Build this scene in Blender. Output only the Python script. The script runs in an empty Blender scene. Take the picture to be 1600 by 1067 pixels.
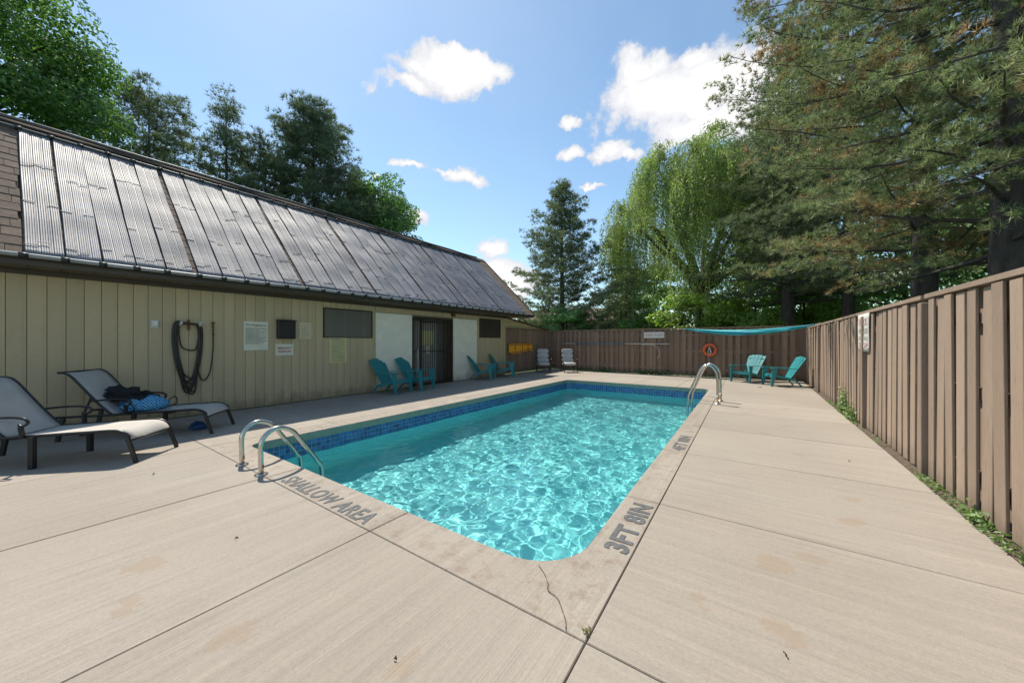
import bpy, math, random
import numpy as np
from mathutils import Vector, Matrix, noise as mnoise

sc = bpy.context.scene
COL = sc.collection
R = math.radians
random.seed(7)

# ------------------------------------------------------------------ camera, sky, sun, exposure
YAW = math.atan2(380, 550)
cam = bpy.data.objects.new('camera', bpy.data.cameras.new('camera'))
COL.objects.link(cam); sc.camera = cam
cam.location = (0, 0, 1.4); cam.rotation_euler = (R(90), 0, YAW)
cam.data.sensor_width = 36; cam.data.lens = 36 * 550 / 1600; cam.data.clip_end = 3000

SUN_DIR = Vector((-.60, .22, 1)).normalized()          # towards the sun
SUN_EL = math.asin(SUN_DIR.z)
SUN_AZ = math.atan2(SUN_DIR.x, SUN_DIR.y)
sl = bpy.data.lights.new('sun', 'SUN'); sl.energy = 3.45; sl.angle = R(.5); sl.color = (1, .92, .79)
sl.cycles.is_caustics_light = True
so = bpy.data.objects.new('sun', sl); COL.objects.link(so)
so.rotation_euler = (-SUN_DIR).to_track_quat('-Z', 'Y').to_euler()

sc.view_settings.view_transform = 'Standard'; sc.view_settings.look = 'None'
sc.view_settings.exposure = 0.83; sc.view_settings.gamma = 1
sc.cycles.use_denoising = True
sc.cycles.max_bounces = 8; sc.cycles.transparent_max_bounces = 12
sc.cycles.sample_clamp_indirect = 6

def pix_dir(px, py):
    """direction in the world of a point of the photograph"""
    r, u = (px - 800) / 550, (533 - py) / 550
    return Vector((r * math.cos(YAW) - math.sin(YAW), r * math.sin(YAW) + math.cos(YAW), u)).normalized()

w = bpy.data.worlds.new('World'); sc.world = w; w.use_nodes = True
nt = w.node_tree; N = nt.nodes; LK = nt.links; N.clear()
def wn(t, **k):
    n = N.new(t)
    for a, b in k.items(): setattr(n, a, b)
    return n
out = wn('ShaderNodeOutputWorld'); bg = wn('ShaderNodeBackground'); LK.new(bg.outputs[0], out.inputs[0])
bg.inputs[1].default_value = .125
sky = wn('ShaderNodeTexSky', sky_type='NISHITA', sun_disc=False, sun_elevation=SUN_EL, sun_rotation=SUN_AZ)
sky.air_density = 1.0; sky.dust_density = .25; sky.ozone_density = 2.0; sky.altitude = 0
tc = wn('ShaderNodeTexCoord')
nz = wn('ShaderNodeTexNoise'); nz.inputs['Scale'].default_value = 9; nz.inputs['Detail'].default_value = 8; nz.inputs['Roughness'].default_value = .62
LK.new(tc.outputs['Generated'], nz.inputs['Vector'])
nz3 = wn('ShaderNodeTexNoise'); nz3.inputs['Scale'].default_value = 26; nz3.inputs['Detail'].default_value = 7; nz3.inputs['Roughness'].default_value = .65
LK.new(tc.outputs['Generated'], nz3.inputs['Vector'])
nz2 = wn('ShaderNodeTexNoise'); nz2.inputs['Scale'].default_value = 3.2; nz2.inputs['Detail'].default_value = 6
LK.new(tc.outputs['Generated'], nz2.inputs['Vector'])
def vm(op, a, b):
    n = wn('ShaderNodeVectorMath', operation=op)
    for i, v in enumerate((a, b)):
        if v is None: continue
        if hasattr(v, 'is_linked') or hasattr(v, 'links'): LK.new(v, n.inputs[i])
        else: n.inputs[i].default_value = v
    return n
def mm(op, a, b=None, c=None, clamp=False):
    n = wn('ShaderNodeMath', operation=op, use_clamp=clamp)
    for i, v in enumerate((a, b, c)):
        if v is None: continue
        if hasattr(v, 'links'): LK.new(v, n.inputs[i])
        else: n.inputs[i].default_value = v
    return n.outputs[0]
# distort the direction a little so that cloud edges are ragged
cen = vm('SUBTRACT', nz.outputs['Color'], (.5, .5, .5)).outputs[0]
dis = vm('MULTIPLY', cen, (.13, .13, .10)).outputs[0]
dvec = vm('ADD', tc.outputs['Generated'], dis).outputs[0]
CL = [  # px, py, half width, half height, softness
    (700, 118, 92, 34), (755, 122, 50, 28), (655, 110, 48, 20), (640, 135, 50, 18), (720, 100, 60, 22),
    (1035, 150, 110, 70), (1110, 135, 110, 85), (1165, 125, 80, 70), (1000, 110, 55, 36), (1080, 90, 45, 28), (1130, 190, 120, 45), (1190, 170, 80, 70), (1250,150,80,60),
    (893, 240, 26, 14), (955, 240, 34, 19), (985, 246, 26, 12),
    (722, 274, 46, 14), (690, 268, 20, 8), (648, 345, 22, 14), (770, 393, 36, 17), (765, 420, 60, 22), (925, 288, 24, 5), (640, 258, 24, 7), (600, 268, 14, 5),
    (866, 137, 8, 6), (905, 190, 16, 14), (800, 440, 60, 26), (1330, 300, 90, 30), (1400, 430, 80, 24)]
for az, el, a, b in ((205, 24, 90, 26), (225, 45, 110, 40), (250, 20, 90, 22), (-60, 18, 60, 18), (-100, 32, 110, 40), (25, 34, 90, 40)):
    CL.append((None, (az, el), a, b))
acc = None; vert = None
for px, py, a, b in CL:
    if px is None:
        d = Vector((math.cos(R(py[0])) * math.cos(R(py[1])), math.sin(R(py[0])) * math.cos(R(py[1])), math.sin(R(py[1])))); k = 1.0
    else:
        d = pix_dir(px, py); k = 1 / math.sqrt(1 + ((px - 800) / 550) ** 2 + ((533 - py) / 550) ** 2)
    aa, bb = a / 550 * k, b / 550 * k ** (1 if px is None else 2.6)
    s = vm('SUBTRACT', dvec, tuple(d)).outputs[0]
    m_ = vm('MULTIPLY', s, (1 / aa, 1 / aa, 1 / bb)).outputs[0]
    ln = wn('ShaderNodeVectorMath', operation='LENGTH'); LK.new(m_, ln.inputs[0])
    mask = mm('SUBTRACT', 1.12, ln.outputs['Value'])
    acc = mask if acc is None else mm('SMOOTH_MAX', acc, mask, .12)
edge = mm('MULTIPLY_ADD', nz3.outputs[0], .75, mm('MULTIPLY_ADD', nz.outputs[0], 1.1, mm('SUBTRACT', acc, .90)))
dens = wn('ShaderNodeMapRange', interpolation_type='SMOOTHSTEP'); LK.new(edge, dens.inputs[0])
dens.inputs[1].default_value = .08; dens.inputs[2].default_value = .46
thick = wn('ShaderNodeMapRange', interpolation_type='SMOOTHSTEP'); LK.new(mm('MULTIPLY_ADD', nz2.outputs[0], .9, mm('SUBTRACT', edge, .45)), thick.inputs[0])
thick.inputs[1].default_value = .2; thick.inputs[2].default_value = 1.3
ccol = wn('ShaderNodeMix', data_type='RGBA'); LK.new(thick.outputs[0], ccol.inputs[0])
ccol.inputs[6].default_value = (3.5, 3.6, 3.85, 1); ccol.inputs[7].default_value = (5.7, 5.6, 5.5, 1)
# thin veil so that the blue is not perfectly even
veil = wn('ShaderNodeMapRange'); LK.new(nz2.outputs[0], veil.inputs[0]); veil.inputs[1].default_value = .42; veil.inputs[2].default_value = .8; veil.inputs[4].default_value = .14
tint = wn('ShaderNodeMix', data_type='RGBA', blend_type='MULTIPLY'); tint.inputs[0].default_value = 1; LK.new(sky.outputs[0], tint.inputs[6]); tint.inputs[7].default_value = (.84, .89, .82, 1)
v1 = wn('ShaderNodeMix', data_type='RGBA'); LK.new(veil.outputs[0], v1.inputs[0]); LK.new(tint.outputs[2], v1.inputs[6]); v1.inputs[7].default_value = (3.4, 3.9, 4.5, 1)
fin = wn('ShaderNodeMix', data_type='RGBA'); LK.new(dens.outputs[0], fin.inputs[0]); LK.new(v1.outputs[2], fin.inputs[6]); LK.new(ccol.outputs[2], fin.inputs[7])
LK.new(fin.outputs[2], bg.inputs[0])

# ------------------------------------------------------------------ materials
MATS = {}
def mat(name, c1, c2=None, rough=.6, scale=4, detail=5, bump=0, bscale=40, metal=0, spec=.5, stretch=(1, 1, 1), objvar=0, fine=0, island=None, coord='Object', sheen=0, bstretch=None):
    if name in MATS: return MATS[name]
    m = bpy.data.materials.new(name); m.use_nodes = True; MATS[name] = m
    t = m.node_tree; n = t.nodes; l = t.links; b = n['Principled BSDF']
    b.inputs['Roughness'].default_value = rough; b.inputs['Metallic'].default_value = metal
    b.inputs['Specular IOR Level'].default_value = spec
    c2 = c2 or tuple(x * .8 for x in c1)
    tcn = n.new('ShaderNodeTexCoord'); mp = n.new('ShaderNodeMapping'); mp.inputs['Scale'].default_value = stretch
    l.new(tcn.outputs[coord], mp.inputs[0])
    # shift the pattern per object so that copies differ
    oi = n.new('ShaderNodeObjectInfo'); sh = n.new('ShaderNodeVectorMath'); sh.operation = 'MULTIPLY_ADD'
    cmb = n.new('ShaderNodeCombineXYZ')
    for i in range(3): l.new(oi.outputs['Random'], cmb.inputs[i])
    l.new(cmb.outputs[0], sh.inputs[0]); sh.inputs[1].default_value = (31, 17, 23) if objvar else (0, 0, 0); l.new(mp.outputs[0], sh.inputs[2])
    no = n.new('ShaderNodeTexNoise'); no.inputs['Scale'].default_value = scale; no.inputs['Detail'].default_value = detail; no.inputs['Roughness'].default_value = .6
    l.new(sh.outputs[0], no.inputs['Vector'])
    mr = n.new('ShaderNodeMapRange'); mr.inputs[1].default_value = .32; mr.inputs[2].default_value = .68; l.new(no.outputs[0], mr.inputs[0])
    mx = n.new('ShaderNodeMix'); mx.data_type = 'RGBA'; l.new(mr.outputs[0], mx.inputs[0]); mx.inputs[6].default_value = (*c1, 1); mx.inputs[7].default_value = (*c2, 1)
    col = mx.outputs[2]
    if fine:
        f = n.new('ShaderNodeTexNoise'); f.inputs['Scale'].default_value = bscale * 2; f.inputs['Detail'].default_value = 3; l.new(sh.outputs[0], f.inputs['Vector'])
        fr = n.new('ShaderNodeMapRange'); l.new(f.outputs[0], fr.inputs[0]); fr.inputs[1].default_value = .3; fr.inputs[2].default_value = .7; fr.inputs[3].default_value = 1 - fine; fr.inputs[4].default_value = 1 + fine
        v = n.new('ShaderNodeVectorMath'); v.operation = 'SCALE'; l.new(col, v.inputs[0]); l.new(fr.outputs[0], v.inputs['Scale']); col = v.outputs[0]
    if objvar:
        vr = n.new('ShaderNodeMapRange'); l.new(oi.outputs['Random'], vr.inputs[0]); vr.inputs[3].default_value = 1 - objvar; vr.inputs[4].default_value = 1 + objvar
        v = n.new('ShaderNodeVectorMath'); v.operation = 'SCALE'; l.new(col, v.inputs[0]); l.new(vr.outputs[0], v.inputs['Scale']); col = v.outputs[0]
    l.new(col, b.inputs['Base Color'])
    if bump:
        bn = n.new('ShaderNodeTexNoise'); bn.inputs['Scale'].default_value = bscale; bn.inputs['Detail'].default_value = 4
        if bstretch:
            m2 = n.new('ShaderNodeMapping'); m2.inputs['Scale'].default_value = bstretch; l.new(tcn.outputs[coord], m2.inputs[0]); l.new(m2.outputs[0], bn.inputs['Vector'])
        else: l.new(sh.outputs[0], bn.inputs['Vector'])
        bp = n.new('ShaderNodeBump'); bp.inputs['Strength'].default_value = 1; bp.inputs['Distance'].default_value = bump
        l.new(bn.outputs[0], bp.inputs['Height']); l.new(bp.outputs[0], b.inputs['Normal'])
    return m

def wear(m, c3, lo, hi, amt, scale=60, stretch=(1, 1, .2)):
    t = m.node_tree; n = t.nodes; l = t.links; b = n['Principled BSDF']; src = b.inputs['Base Color'].links[0].from_socket
    tcn = n.new('ShaderNodeTexCoord'); mp = n.new('ShaderNodeMapping'); mp.inputs['Scale'].default_value = stretch; l.new(tcn.outputs['Object'], mp.inputs[0])
    oi = n.new('ShaderNodeObjectInfo'); ad = n.new('ShaderNodeVectorMath'); ad.operation = 'ADD'; cb = n.new('ShaderNodeCombineXYZ')
    sc_ = n.new('ShaderNodeMath'); sc_.operation = 'MULTIPLY'; l.new(oi.outputs['Random'], sc_.inputs[0]); sc_.inputs[1].default_value = 40
    for i in range(3): l.new(sc_.outputs[0], cb.inputs[i])
    l.new(mp.outputs[0], ad.inputs[0]); l.new(cb.outputs[0], ad.inputs[1])
    q = n.new('ShaderNodeTexNoise'); q.inputs['Scale'].default_value = scale; q.inputs['Detail'].default_value = 6; q.inputs['Roughness'].default_value = .7; l.new(ad.outputs[0], q.inputs['Vector'])
    r = n.new('ShaderNodeMapRange'); l.new(q.outputs[0], r.inputs[0]); r.inputs[1].default_value = lo; r.inputs[2].default_value = hi; r.inputs[4].default_value = amt
    mx = n.new('ShaderNodeMix'); mx.data_type = 'RGBA'; l.new(r.outputs[0], mx.inputs[0]); l.new(src, mx.inputs[6]); mx.inputs[7].default_value = (*c3, 1); l.new(mx.outputs[2], b.inputs['Base Color'])

def ground_dirt(m, c, top, amt):
    t = m.node_tree; n = t.nodes; l = t.links; b = n['Principled BSDF']; src = b.inputs['Base Color'].links[0].from_socket
    g = n.new('ShaderNodeNewGeometry'); sp = n.new('ShaderNodeSeparateXYZ'); l.new(g.outputs['Position'], sp.inputs[0])
    mp = n.new('ShaderNodeMapping'); mp.inputs['Scale'].default_value = (1, 1, .5); l.new(g.outputs['Position'], mp.inputs[0])
    q = n.new('ShaderNodeTexNoise'); q.inputs['Scale'].default_value = 6; q.inputs['Detail'].default_value = 8; q.inputs['Roughness'].default_value = .7; l.new(mp.outputs[0], q.inputs['Vector'])
    r = n.new('ShaderNodeMapRange'); l.new(sp.outputs['Z'], r.inputs[0]); r.inputs[1].default_value = 0; r.inputs[2].default_value = top; r.inputs[3].default_value = .38; r.inputs[4].default_value = -.25
    a = n.new('ShaderNodeMath'); a.operation = 'ADD'; l.new(q.outputs[0], a.inputs[0]); l.new(r.outputs[0], a.inputs[1])
    k = n.new('ShaderNodeMapRange'); l.new(a.outputs[0], k.inputs[0]); k.inputs[1].default_value = .52; k.inputs[2].default_value = .85; k.inputs[4].default_value = amt
    mx = n.new('ShaderNodeMix'); mx.data_type = 'RGBA'; l.new(k.outputs[0], mx.inputs[0]); l.new(src, mx.inputs[6]); mx.inputs[7].default_value = (*c, 1); l.new(mx.outputs[2], b.inputs['Base Color'])

def leaf_mat(name, ca, cb, trans=.35, rust=None, rough=.5, clump=1.0):
    if name in MATS: return MATS[name]
    m = bpy.data.materials.new(name); m.use_nodes = True; MATS[name] = m
    t = m.node_tree; n = t.nodes; l = t.links; n.clear()
    ca = tuple(v * 1.45 for v in ca); cb = tuple(v * 1.45 for v in cb); trans = min(.55, trans + .1)
    o = n.new('ShaderNodeOutputMaterial'); g = n.new('ShaderNodeNewGeometry')
    mx = n.new('ShaderNodeMix'); mx.data_type = 'RGBA'; l.new(g.outputs['Random Per Island'], mx.inputs[0]); mx.inputs[6].default_value = (*ca, 1); mx.inputs[7].default_value = (*cb, 1)
    col = mx.outputs[2]
    tcn = n.new('ShaderNodeTexCoord')
    if rust:
        no = n.new('ShaderNodeTexNoise'); no.inputs['Scale'].default_value = 1.1; no.inputs['Detail'].default_value = 4; l.new(tcn.outputs['Object'], no.inputs['Vector'])
        mr = n.new('ShaderNodeMapRange'); mr.inputs[1].default_value = .52; mr.inputs[2].default_value = .64; l.new(no.outputs[0], mr.inputs[0])
        mul = n.new('ShaderNodeMath'); mul.operation = 'MULTIPLY'; l.new(mr.outputs[0], mul.inputs[0]); mul.inputs[1].default_value = .85
        m3 = n.new('ShaderNodeMix'); m3.data_type = 'RGBA'; l.new(mul.outputs[0], m3.inputs[0]); l.new(col, m3.inputs[6]); m3.inputs[7].default_value = (*rust, 1); col = m3.outputs[2]
    no = n.new('ShaderNodeTexNoise'); no.inputs['Scale'].default_value = clump; no.inputs['Detail'].default_value = 2; l.new(tcn.outputs['Object'], no.inputs['Vector'])
    mr = n.new('ShaderNodeMapRange'); mr.inputs[1].default_value = .3; mr.inputs[2].default_value = .7; mr.inputs[3].default_value = .62; mr.inputs[4].default_value = 1.42; l.new(no.outputs[0], mr.inputs[0])
    v = n.new('ShaderNodeVectorMath'); v.operation = 'SCALE'; l.new(col, v.inputs[0]); l.new(mr.outputs[0], v.inputs['Scale']); col = v.outputs[0]
    df = n.new('ShaderNodeBsdfDiffuse'); tr = n.new('ShaderNodeBsdfTranslucent'); gl = n.new('ShaderNodeBsdfGlossy'); gl.inputs['Roughness'].default_value = rough
    l.new(col, df.inputs[0]); l.new(col, tr.inputs[0]); gl.inputs[0].default_value = (.9, .95, .9, 1)
    a = n.new('ShaderNodeMixShader'); a.inputs[0].default_value = trans; l.new(df.outputs[0], a.inputs[1]); l.new(tr.outputs[0], a.inputs[2])
    b2 = n.new('ShaderNodeMixShader'); b2.inputs[0].default_value = .05; l.new(a.outputs[0], b2.inputs[1]); l.new(gl.outputs[0], b2.inputs[2])
    l.new(b2.outputs[0], o.inputs[0]); return m

M_SIDING = mat('siding paint', (.53, .42, .255), (.46, .37, .225), rough=.55, scale=1.2, bump=.0015, bscale=26, stretch=(1, 1, .35), objvar=.05, fine=.03, bstretch=(1, 6, .3))
M_WALLBACK = mat('dark wall cavity', (.17, .135, .08), rough=.9)
M_TRIM = mat('pale trim paint', (.5, .44, .24), (.42, .36, .2), rough=.5)
M_FASCIA = mat('brown fascia', (.075, .06, .045), (.055, .045, .035), rough=.5, scale=3, bump=.002, bscale=15)
M_SOFFIT = mat('soffit boards', (.15, .12, .075), (.115, .09, .06), rough=.7, objvar=.15, bump=.001, bscale=30)
M_SHINGLE = mat('brown shingle', (.20, .145, .105), (.13, .095, .072), rough=.95, scale=9, fine=.3, bscale=90, objvar=.14, bump=.004)
M_ROOFDECK = mat('roof felt', (.05, .045, .04), rough=.95)
M_PANEL = mat('solar mat rubber', (.195, .202, .23), (.14, .146, .168), rough=.52, scale=1.6, detail=6, spec=.5, objvar=.15, bump=.003, bscale=6)
M_PIPE = mat('weathered pipe', (.11, .115, .12), (.07, .075, .08), rough=.45, scale=6)
M_PIPEW = mat('pale grey pipe', (.33, .34, .34), (.2, .21, .21), rough=.4, scale=5)
M_BLACK = mat('black rubber', (.015, .015, .016), (.025, .025, .025), rough=.45)
M_BLOCK = mat('white painted block', (.84, .80, .68), (.76, .72, .61), rough=.6, scale=2.4, bump=.002, bscale=50, objvar=.02)
M_DARKMETAL = mat('dark brown metal', (.045, .038, .032), (.03, .026, .024), rough=.4, metal=.3)
M_SHUTTER = mat('shutter slats', (.22, .205, .165), (.16, .15, .12), rough=.5)
M_INTERIOR = mat('dark interior', (.035, .033, .03), rough=.9)
M_DOORGREY = mat('grey door paint', (.36, .345, .32), (.31, .30, .28), rough=.5)
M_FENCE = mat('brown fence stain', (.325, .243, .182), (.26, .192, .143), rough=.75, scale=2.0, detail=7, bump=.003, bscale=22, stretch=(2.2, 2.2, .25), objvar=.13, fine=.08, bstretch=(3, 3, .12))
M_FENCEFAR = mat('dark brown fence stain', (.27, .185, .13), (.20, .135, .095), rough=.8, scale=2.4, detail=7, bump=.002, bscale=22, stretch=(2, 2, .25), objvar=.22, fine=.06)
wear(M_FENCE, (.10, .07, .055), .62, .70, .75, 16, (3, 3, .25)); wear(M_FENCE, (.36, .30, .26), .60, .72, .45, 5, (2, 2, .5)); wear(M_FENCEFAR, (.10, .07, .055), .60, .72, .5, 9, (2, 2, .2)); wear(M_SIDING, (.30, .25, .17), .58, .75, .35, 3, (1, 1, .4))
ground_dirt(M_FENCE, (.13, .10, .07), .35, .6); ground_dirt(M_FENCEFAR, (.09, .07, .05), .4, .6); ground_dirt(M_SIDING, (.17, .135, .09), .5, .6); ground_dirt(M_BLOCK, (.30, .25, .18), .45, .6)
M_STEEL = mat('stainless steel', (.62, .61, .58), (.52, .49, .44), rough=.22, metal=1, scale=7)
M_RUSTST = mat('stained steel', (.55, .42, .26), (.6, .55, .48), rough=.3, metal=.9, scale=12)
M_TEAL = mat('teal plastic', (.02, .25, .275), (.03, .22, .24), rough=.45, spec=.5, scale=3)
M_SLING = mat('grey sling fabric', (.52, .485, .43), (.44, .41, .37), rough=.85, scale=5, bump=.0015, bscale=300, fine=.07)
M_FRAME = mat('charcoal frame', (.045, .042, .042), (.03, .03, .032), rough=.35, metal=.5)
M_CUSH = mat('grey cushion', (.47, .465, .46), (.40, .395, .39), rough=.9, scale=6, bump=.002, bscale=60)
M_ORANGE = mat('orange ring', (.70, .13, .045), (.6, .1, .035), rough=.5, scale=5)
M_YELLOW = mat('yellow spine board', (.85, .42, .02), (.78, .36, .02), rough=.45)
M_STRAP = mat('red strap', (.5, .09, .03), rough=.7)
M_ROPE = mat('white rope', (.6, .6, .56), (.45, .45, .42), rough=.9, scale=40)
M_WHITE = mat('white plastic', (.7, .7, .66), (.6, .6, .57), rough=.4)
M_PAPERW = mat('white sign', (.74, .72, .58), (.66, .64, .52), rough=.6)
M_PAPERY = mat('yellow sign', (.62, .56, .28), (.56, .5, .25), rough=.6)
M_PAPERC = mat('cream sign', (.62, .55, .36), (.56, .5, .32), rough=.6)
M_INK = mat('dark ink', (.10, .10, .09), rough=.7)
M_RED = mat('red ink', (.45, .07, .08), rough=.7)
M_REDF = mat('faded red ink', (.50, .25, .25), (.55, .4, .38), rough=.7, scale=30)
M_BANNER = mat('worn white banner', (.58, .57, .54), (.5, .5, .47), rough=.8, scale=8, bump=.003, bscale=10)
M_BLUEPOLE = mat('blue pole', (.03, .16, .30), (.03, .22, .30), rough=.4)
M_TARP = mat('turquoise cloth', (.01, .38, .42), (.01, .3, .42), rough=.6, scale=3)
M_HOSE = mat('black hose', (.018, .018, .018), (.03, .03, .028), rough=.4)
M_BRASS = mat('tarnished brass', (.12, .06, .03), (.2, .12, .06), rough=.5, metal=.6)
M_BARK = mat('pine bark', (.13, .11, .10), (.055, .048, .045), rough=.95, scale=7, detail=8, stretch=(1, 1, .3), bump=.05, bscale=10, bstretch=(1, 1, .3))
M_BARK2 = mat('willow bark', (.11, .095, .075), (.05, .04, .033), rough=.95, scale=6, detail=8, stretch=(1, 1, .3), bump=.04, bscale=9)
M_GRASS = mat('lawn', (.05, .10, .02), (.03, .065, .015), rough=.9, scale=3, bump=.02, bscale=60)
M_SOIL = mat('soil and dead leaves', (.13, .095, .065), (.07, .052, .038), rough=.95, scale=14, bump=.01, bscale=60, fine=.3)
M_PAINT = mat('grey stencil paint', (.075, .083, .09), (.125, .13, .132), rough=.8, scale=18, fine=.25, bscale=60)
M_PAINTWORN = mat('worn stencil paint', (.30, .29, .27), (.44, .385, .325), rough=.8, scale=22)
M_JOINT = mat('joint filler', (.07, .055, .045), rough=.95)
M_HOUSEW = mat('beige stucco', (.42, .36, .29), (.36, .31, .25), rough=.8)
M_HOUSER = mat('pinkish roof tile', (.21, .15, .12), (.16, .115, .095), rough=.9, scale=6)
M_GLASSD = mat('dark window glass', (.03, .035, .04), rough=.1)
M_BLUEFAB = mat('blue cloth', (.03, .16, .42), rough=.8)
M_BLACKFAB = mat('black cloth', (.012, .012, .015), (.02, .02, .024), rough=.95, bump=.01, bscale=20)
M_DEADLEAF = mat('dead leaf', (.10, .06, .035), rough=.8)

def concrete(name, dirx):
    """broom-finished concrete: brush marks run along one axis of the slab, plus soft blotches, tan stains and fine grit"""
    m = bpy.data.materials.new(name); m.use_nodes = True; MATS[name] = m
    t = m.node_tree; n = t.nodes; l = t.links; b = n['Principled BSDF']; b.inputs['Roughness'].default_value = .88; b.inputs['Specular IOR Level'].default_value = .25
    tcn = n.new('ShaderNodeTexCoord')
    def noise(scale, detail=4, st=(1, 1, 1), rough=.6):
        mp = n.new('ShaderNodeMapping'); mp.inputs['Scale'].default_value = st; l.new(tcn.outputs['Object'], mp.inputs[0])
        q = n.new('ShaderNodeTexNoise'); q.inputs['Scale'].default_value = scale; q.inputs['Detail'].default_value = detail; q.inputs['Roughness'].default_value = rough
        l.new(mp.outputs[0], q.inputs['Vector']); return q.outputs[0]
    def rng(v, a, b_, c, d):
        q = n.new('ShaderNodeMapRange'); l.new(v, q.inputs[0])
        for i, x in enumerate((a, b_, c, d)): q.inputs[i + 1].default_value = x
        return q.outputs[0]
    def mul(c, f):
        v = n.new('ShaderNodeVectorMath'); v.operation = 'SCALE'; l.new(c, v.inputs[0]); l.new(f, v.inputs['Scale']); return v.outputs[0]
    base = n.new('ShaderNodeMix'); base.data_type = 'RGBA'; l.new(rng(noise(.55, 6), .33, .67, 0, 1), base.inputs[0])
    base.inputs[6].default_value = (.37, .332, .283, 1); base.inputs[7].default_value = (.325, .284, .24, 1)
    st = (.25, 12, 1) if dirx else (12, .25, 1)
    streak = noise(1.6, 5, st); fine = noise(7, 3, (.2, 14, 1) if dirx else (14, .2, 1))
    oi = n.new('ShaderNodeObjectInfo'); patch = noise(.9, 4)
    sw = n.new('ShaderNodeMix'); sw.data_type = 'FLOAT'; l.new(rng(patch, .38, .6, .35, 1), sw.inputs[0]); sw.inputs[2].default_value = 1.0; l.new(rng(streak, .3, .7, .86, 1.10), sw.inputs[3])
    col = mul(base.outputs[2], sw.outputs[0]); col = mul(col, rng(fine, .3, .7, .955, 1.045)); col = mul(col, rng(oi.outputs['Random'], 0, 1, .93, 1.045)); col = mul(col, rng(noise(2.2, 9, rough=.75), .3, .7, .91, 1.07))
    col = mul(col, rng(noise(300, 2), .25, .75, .80, 1.18)); col = mul(col, rng(noise(45, 4), .3, .7, .93, 1.06))
    q5 = rng(noise(14, 6, rough=.8), .64, .72, 1, .80); col = mul(col, q5)
    # tan footprints and wet stains
    wob = n.new('ShaderNodeTexNoise'); wob.inputs['Scale'].default_value = 8; wob.inputs['Detail'].default_value = 8; wob.inputs['Roughness'].default_value = .68; l.new(tcn.outputs['Object'], wob.inputs['Vector'])
    wv = n.new('ShaderNodeVectorMath'); wv.operation = 'MULTIPLY_ADD'; l.new(wob.outputs['Color'], wv.inputs[0]); wv.inputs[1].default_value = (.34, .34, 0); l.new(tcn.outputs['Object'], wv.inputs[2])
    acc = None
    for x, y, r in STAINS:
        d = n.new('ShaderNodeVectorMath'); d.operation = 'DISTANCE'; l.new(wv.outputs[0], d.inputs[0]); d.inputs[1].default_value = (x + .17, y + .17, 0)
        k = n.new('ShaderNodeMath'); k.operation = 'SUBTRACT'; k.inputs[0].default_value = r; l.new(d.outputs['Value'], k.inputs[1])
        if acc is None: acc = k.outputs[0]
        else:
            q = n.new('ShaderNodeMath'); q.operation = 'MAXIMUM'; l.new(acc, q.inputs[0]); l.new(k.outputs[0], q.inputs[1]); acc = q.outputs[0]
    sm = n.new('ShaderNodeMix'); sm.data_type = 'RGBA'; l.new(rng(acc, -.002, .012, 0, .36), sm.inputs[0]); l.new(col, sm.inputs[6]); sm.inputs[7].default_value = (.29, .21, .14, 1)
    # darker speckled wear close to the pool edge
    l.new(sm.outputs[2], b.inputs['Base Color'])
    bp = n.new('ShaderNodeBump'); bp.inputs['Distance'].default_value = .0035; l.new(fine, bp.inputs['Height'])
    bp2 = n.new('ShaderNodeBump'); bp2.inputs['Distance'].default_value = .0018; l.new(noise(260, 2), bp2.inputs['Height']); l.new(bp.outputs[0], bp2.inputs['Normal'])
    l.new(bp2.outputs[0], b.inputs['Normal']); return m
STAINS = [(-3.15, .50, .085), (-2.75, .37, .08), (-2.05, .62, .08), (-1.25, .98, .07), (-1.75, .30, .06), (.12, 2.15, .08), (.3, 3.0, .07), (.62, 3.75, .08), (.70, 4.3, .07), (.1, 2.75, .10), (.45, 5.6, .07), (.15, 6.6, .08), (.42, 7.3, .07), (-.15, 8.3, .1), (.5, 9.2, .08), (-.25, 2.15, .05)]
M_CONC_X = concrete('brushed concrete across', True)
M_CONC_Y = concrete('brushed concrete along', False)
def coping_mat():
    m = M_CONC_Y.copy(); m.name = 'worn coping concrete'; t = m.node_tree; n = t.nodes; l = t.links; b = n['Principled BSDF']
    src = b.inputs['Base Color'].links[0].from_socket
    tcn = n.new('ShaderNodeTexCoord'); q = n.new('ShaderNodeTexNoise'); q.inputs['Scale'].default_value = 7; q.inputs['Detail'].default_value = 9; q.inputs['Roughness'].default_value = .75; l.new(tcn.outputs['Object'], q.inputs['Vector'])
    r = n.new('ShaderNodeMapRange'); l.new(q.outputs[0], r.inputs[0]); r.inputs[1].default_value = .50; r.inputs[2].default_value = .63; r.inputs[4].default_value = .55
    mx = n.new('ShaderNodeMix'); mx.data_type = 'RGBA'; l.new(r.outputs[0], mx.inputs[0]); l.new(src, mx.inputs[6]); mx.inputs[7].default_value = (.21, .155, .12, 1)
    l.new(mx.outputs[2], b.inputs['Base Color']); return m
M_COPING = coping_mat()

# ------------------------------------------------------------------ mesh helpers
def np_mesh(name, V, F, smooth=False):
    V = np.asarray(V, dtype=np.float32); F = np.asarray(F, dtype=np.int32); k = F.shape[1]
    me = bpy.data.meshes.new(name)
    me.vertices.add(len(V)); me.vertices.foreach_set('co', V.ravel())
    me.loops.add(F.size); me.loops.foreach_set('vertex_index', F.ravel())
    me.polygons.add(len(F)); me.polygons.foreach_set('loop_start', np.arange(0, F.size, k, dtype=np.int32))
    try: me.polygons.foreach_set('loop_total', np.full(len(F), k, dtype=np.int32))
    except Exception: pass
    if smooth: me.polygons.foreach_set('use_smooth', np.ones(len(F), dtype=bool))
    me.update(calc_edges=True); return me

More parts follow.
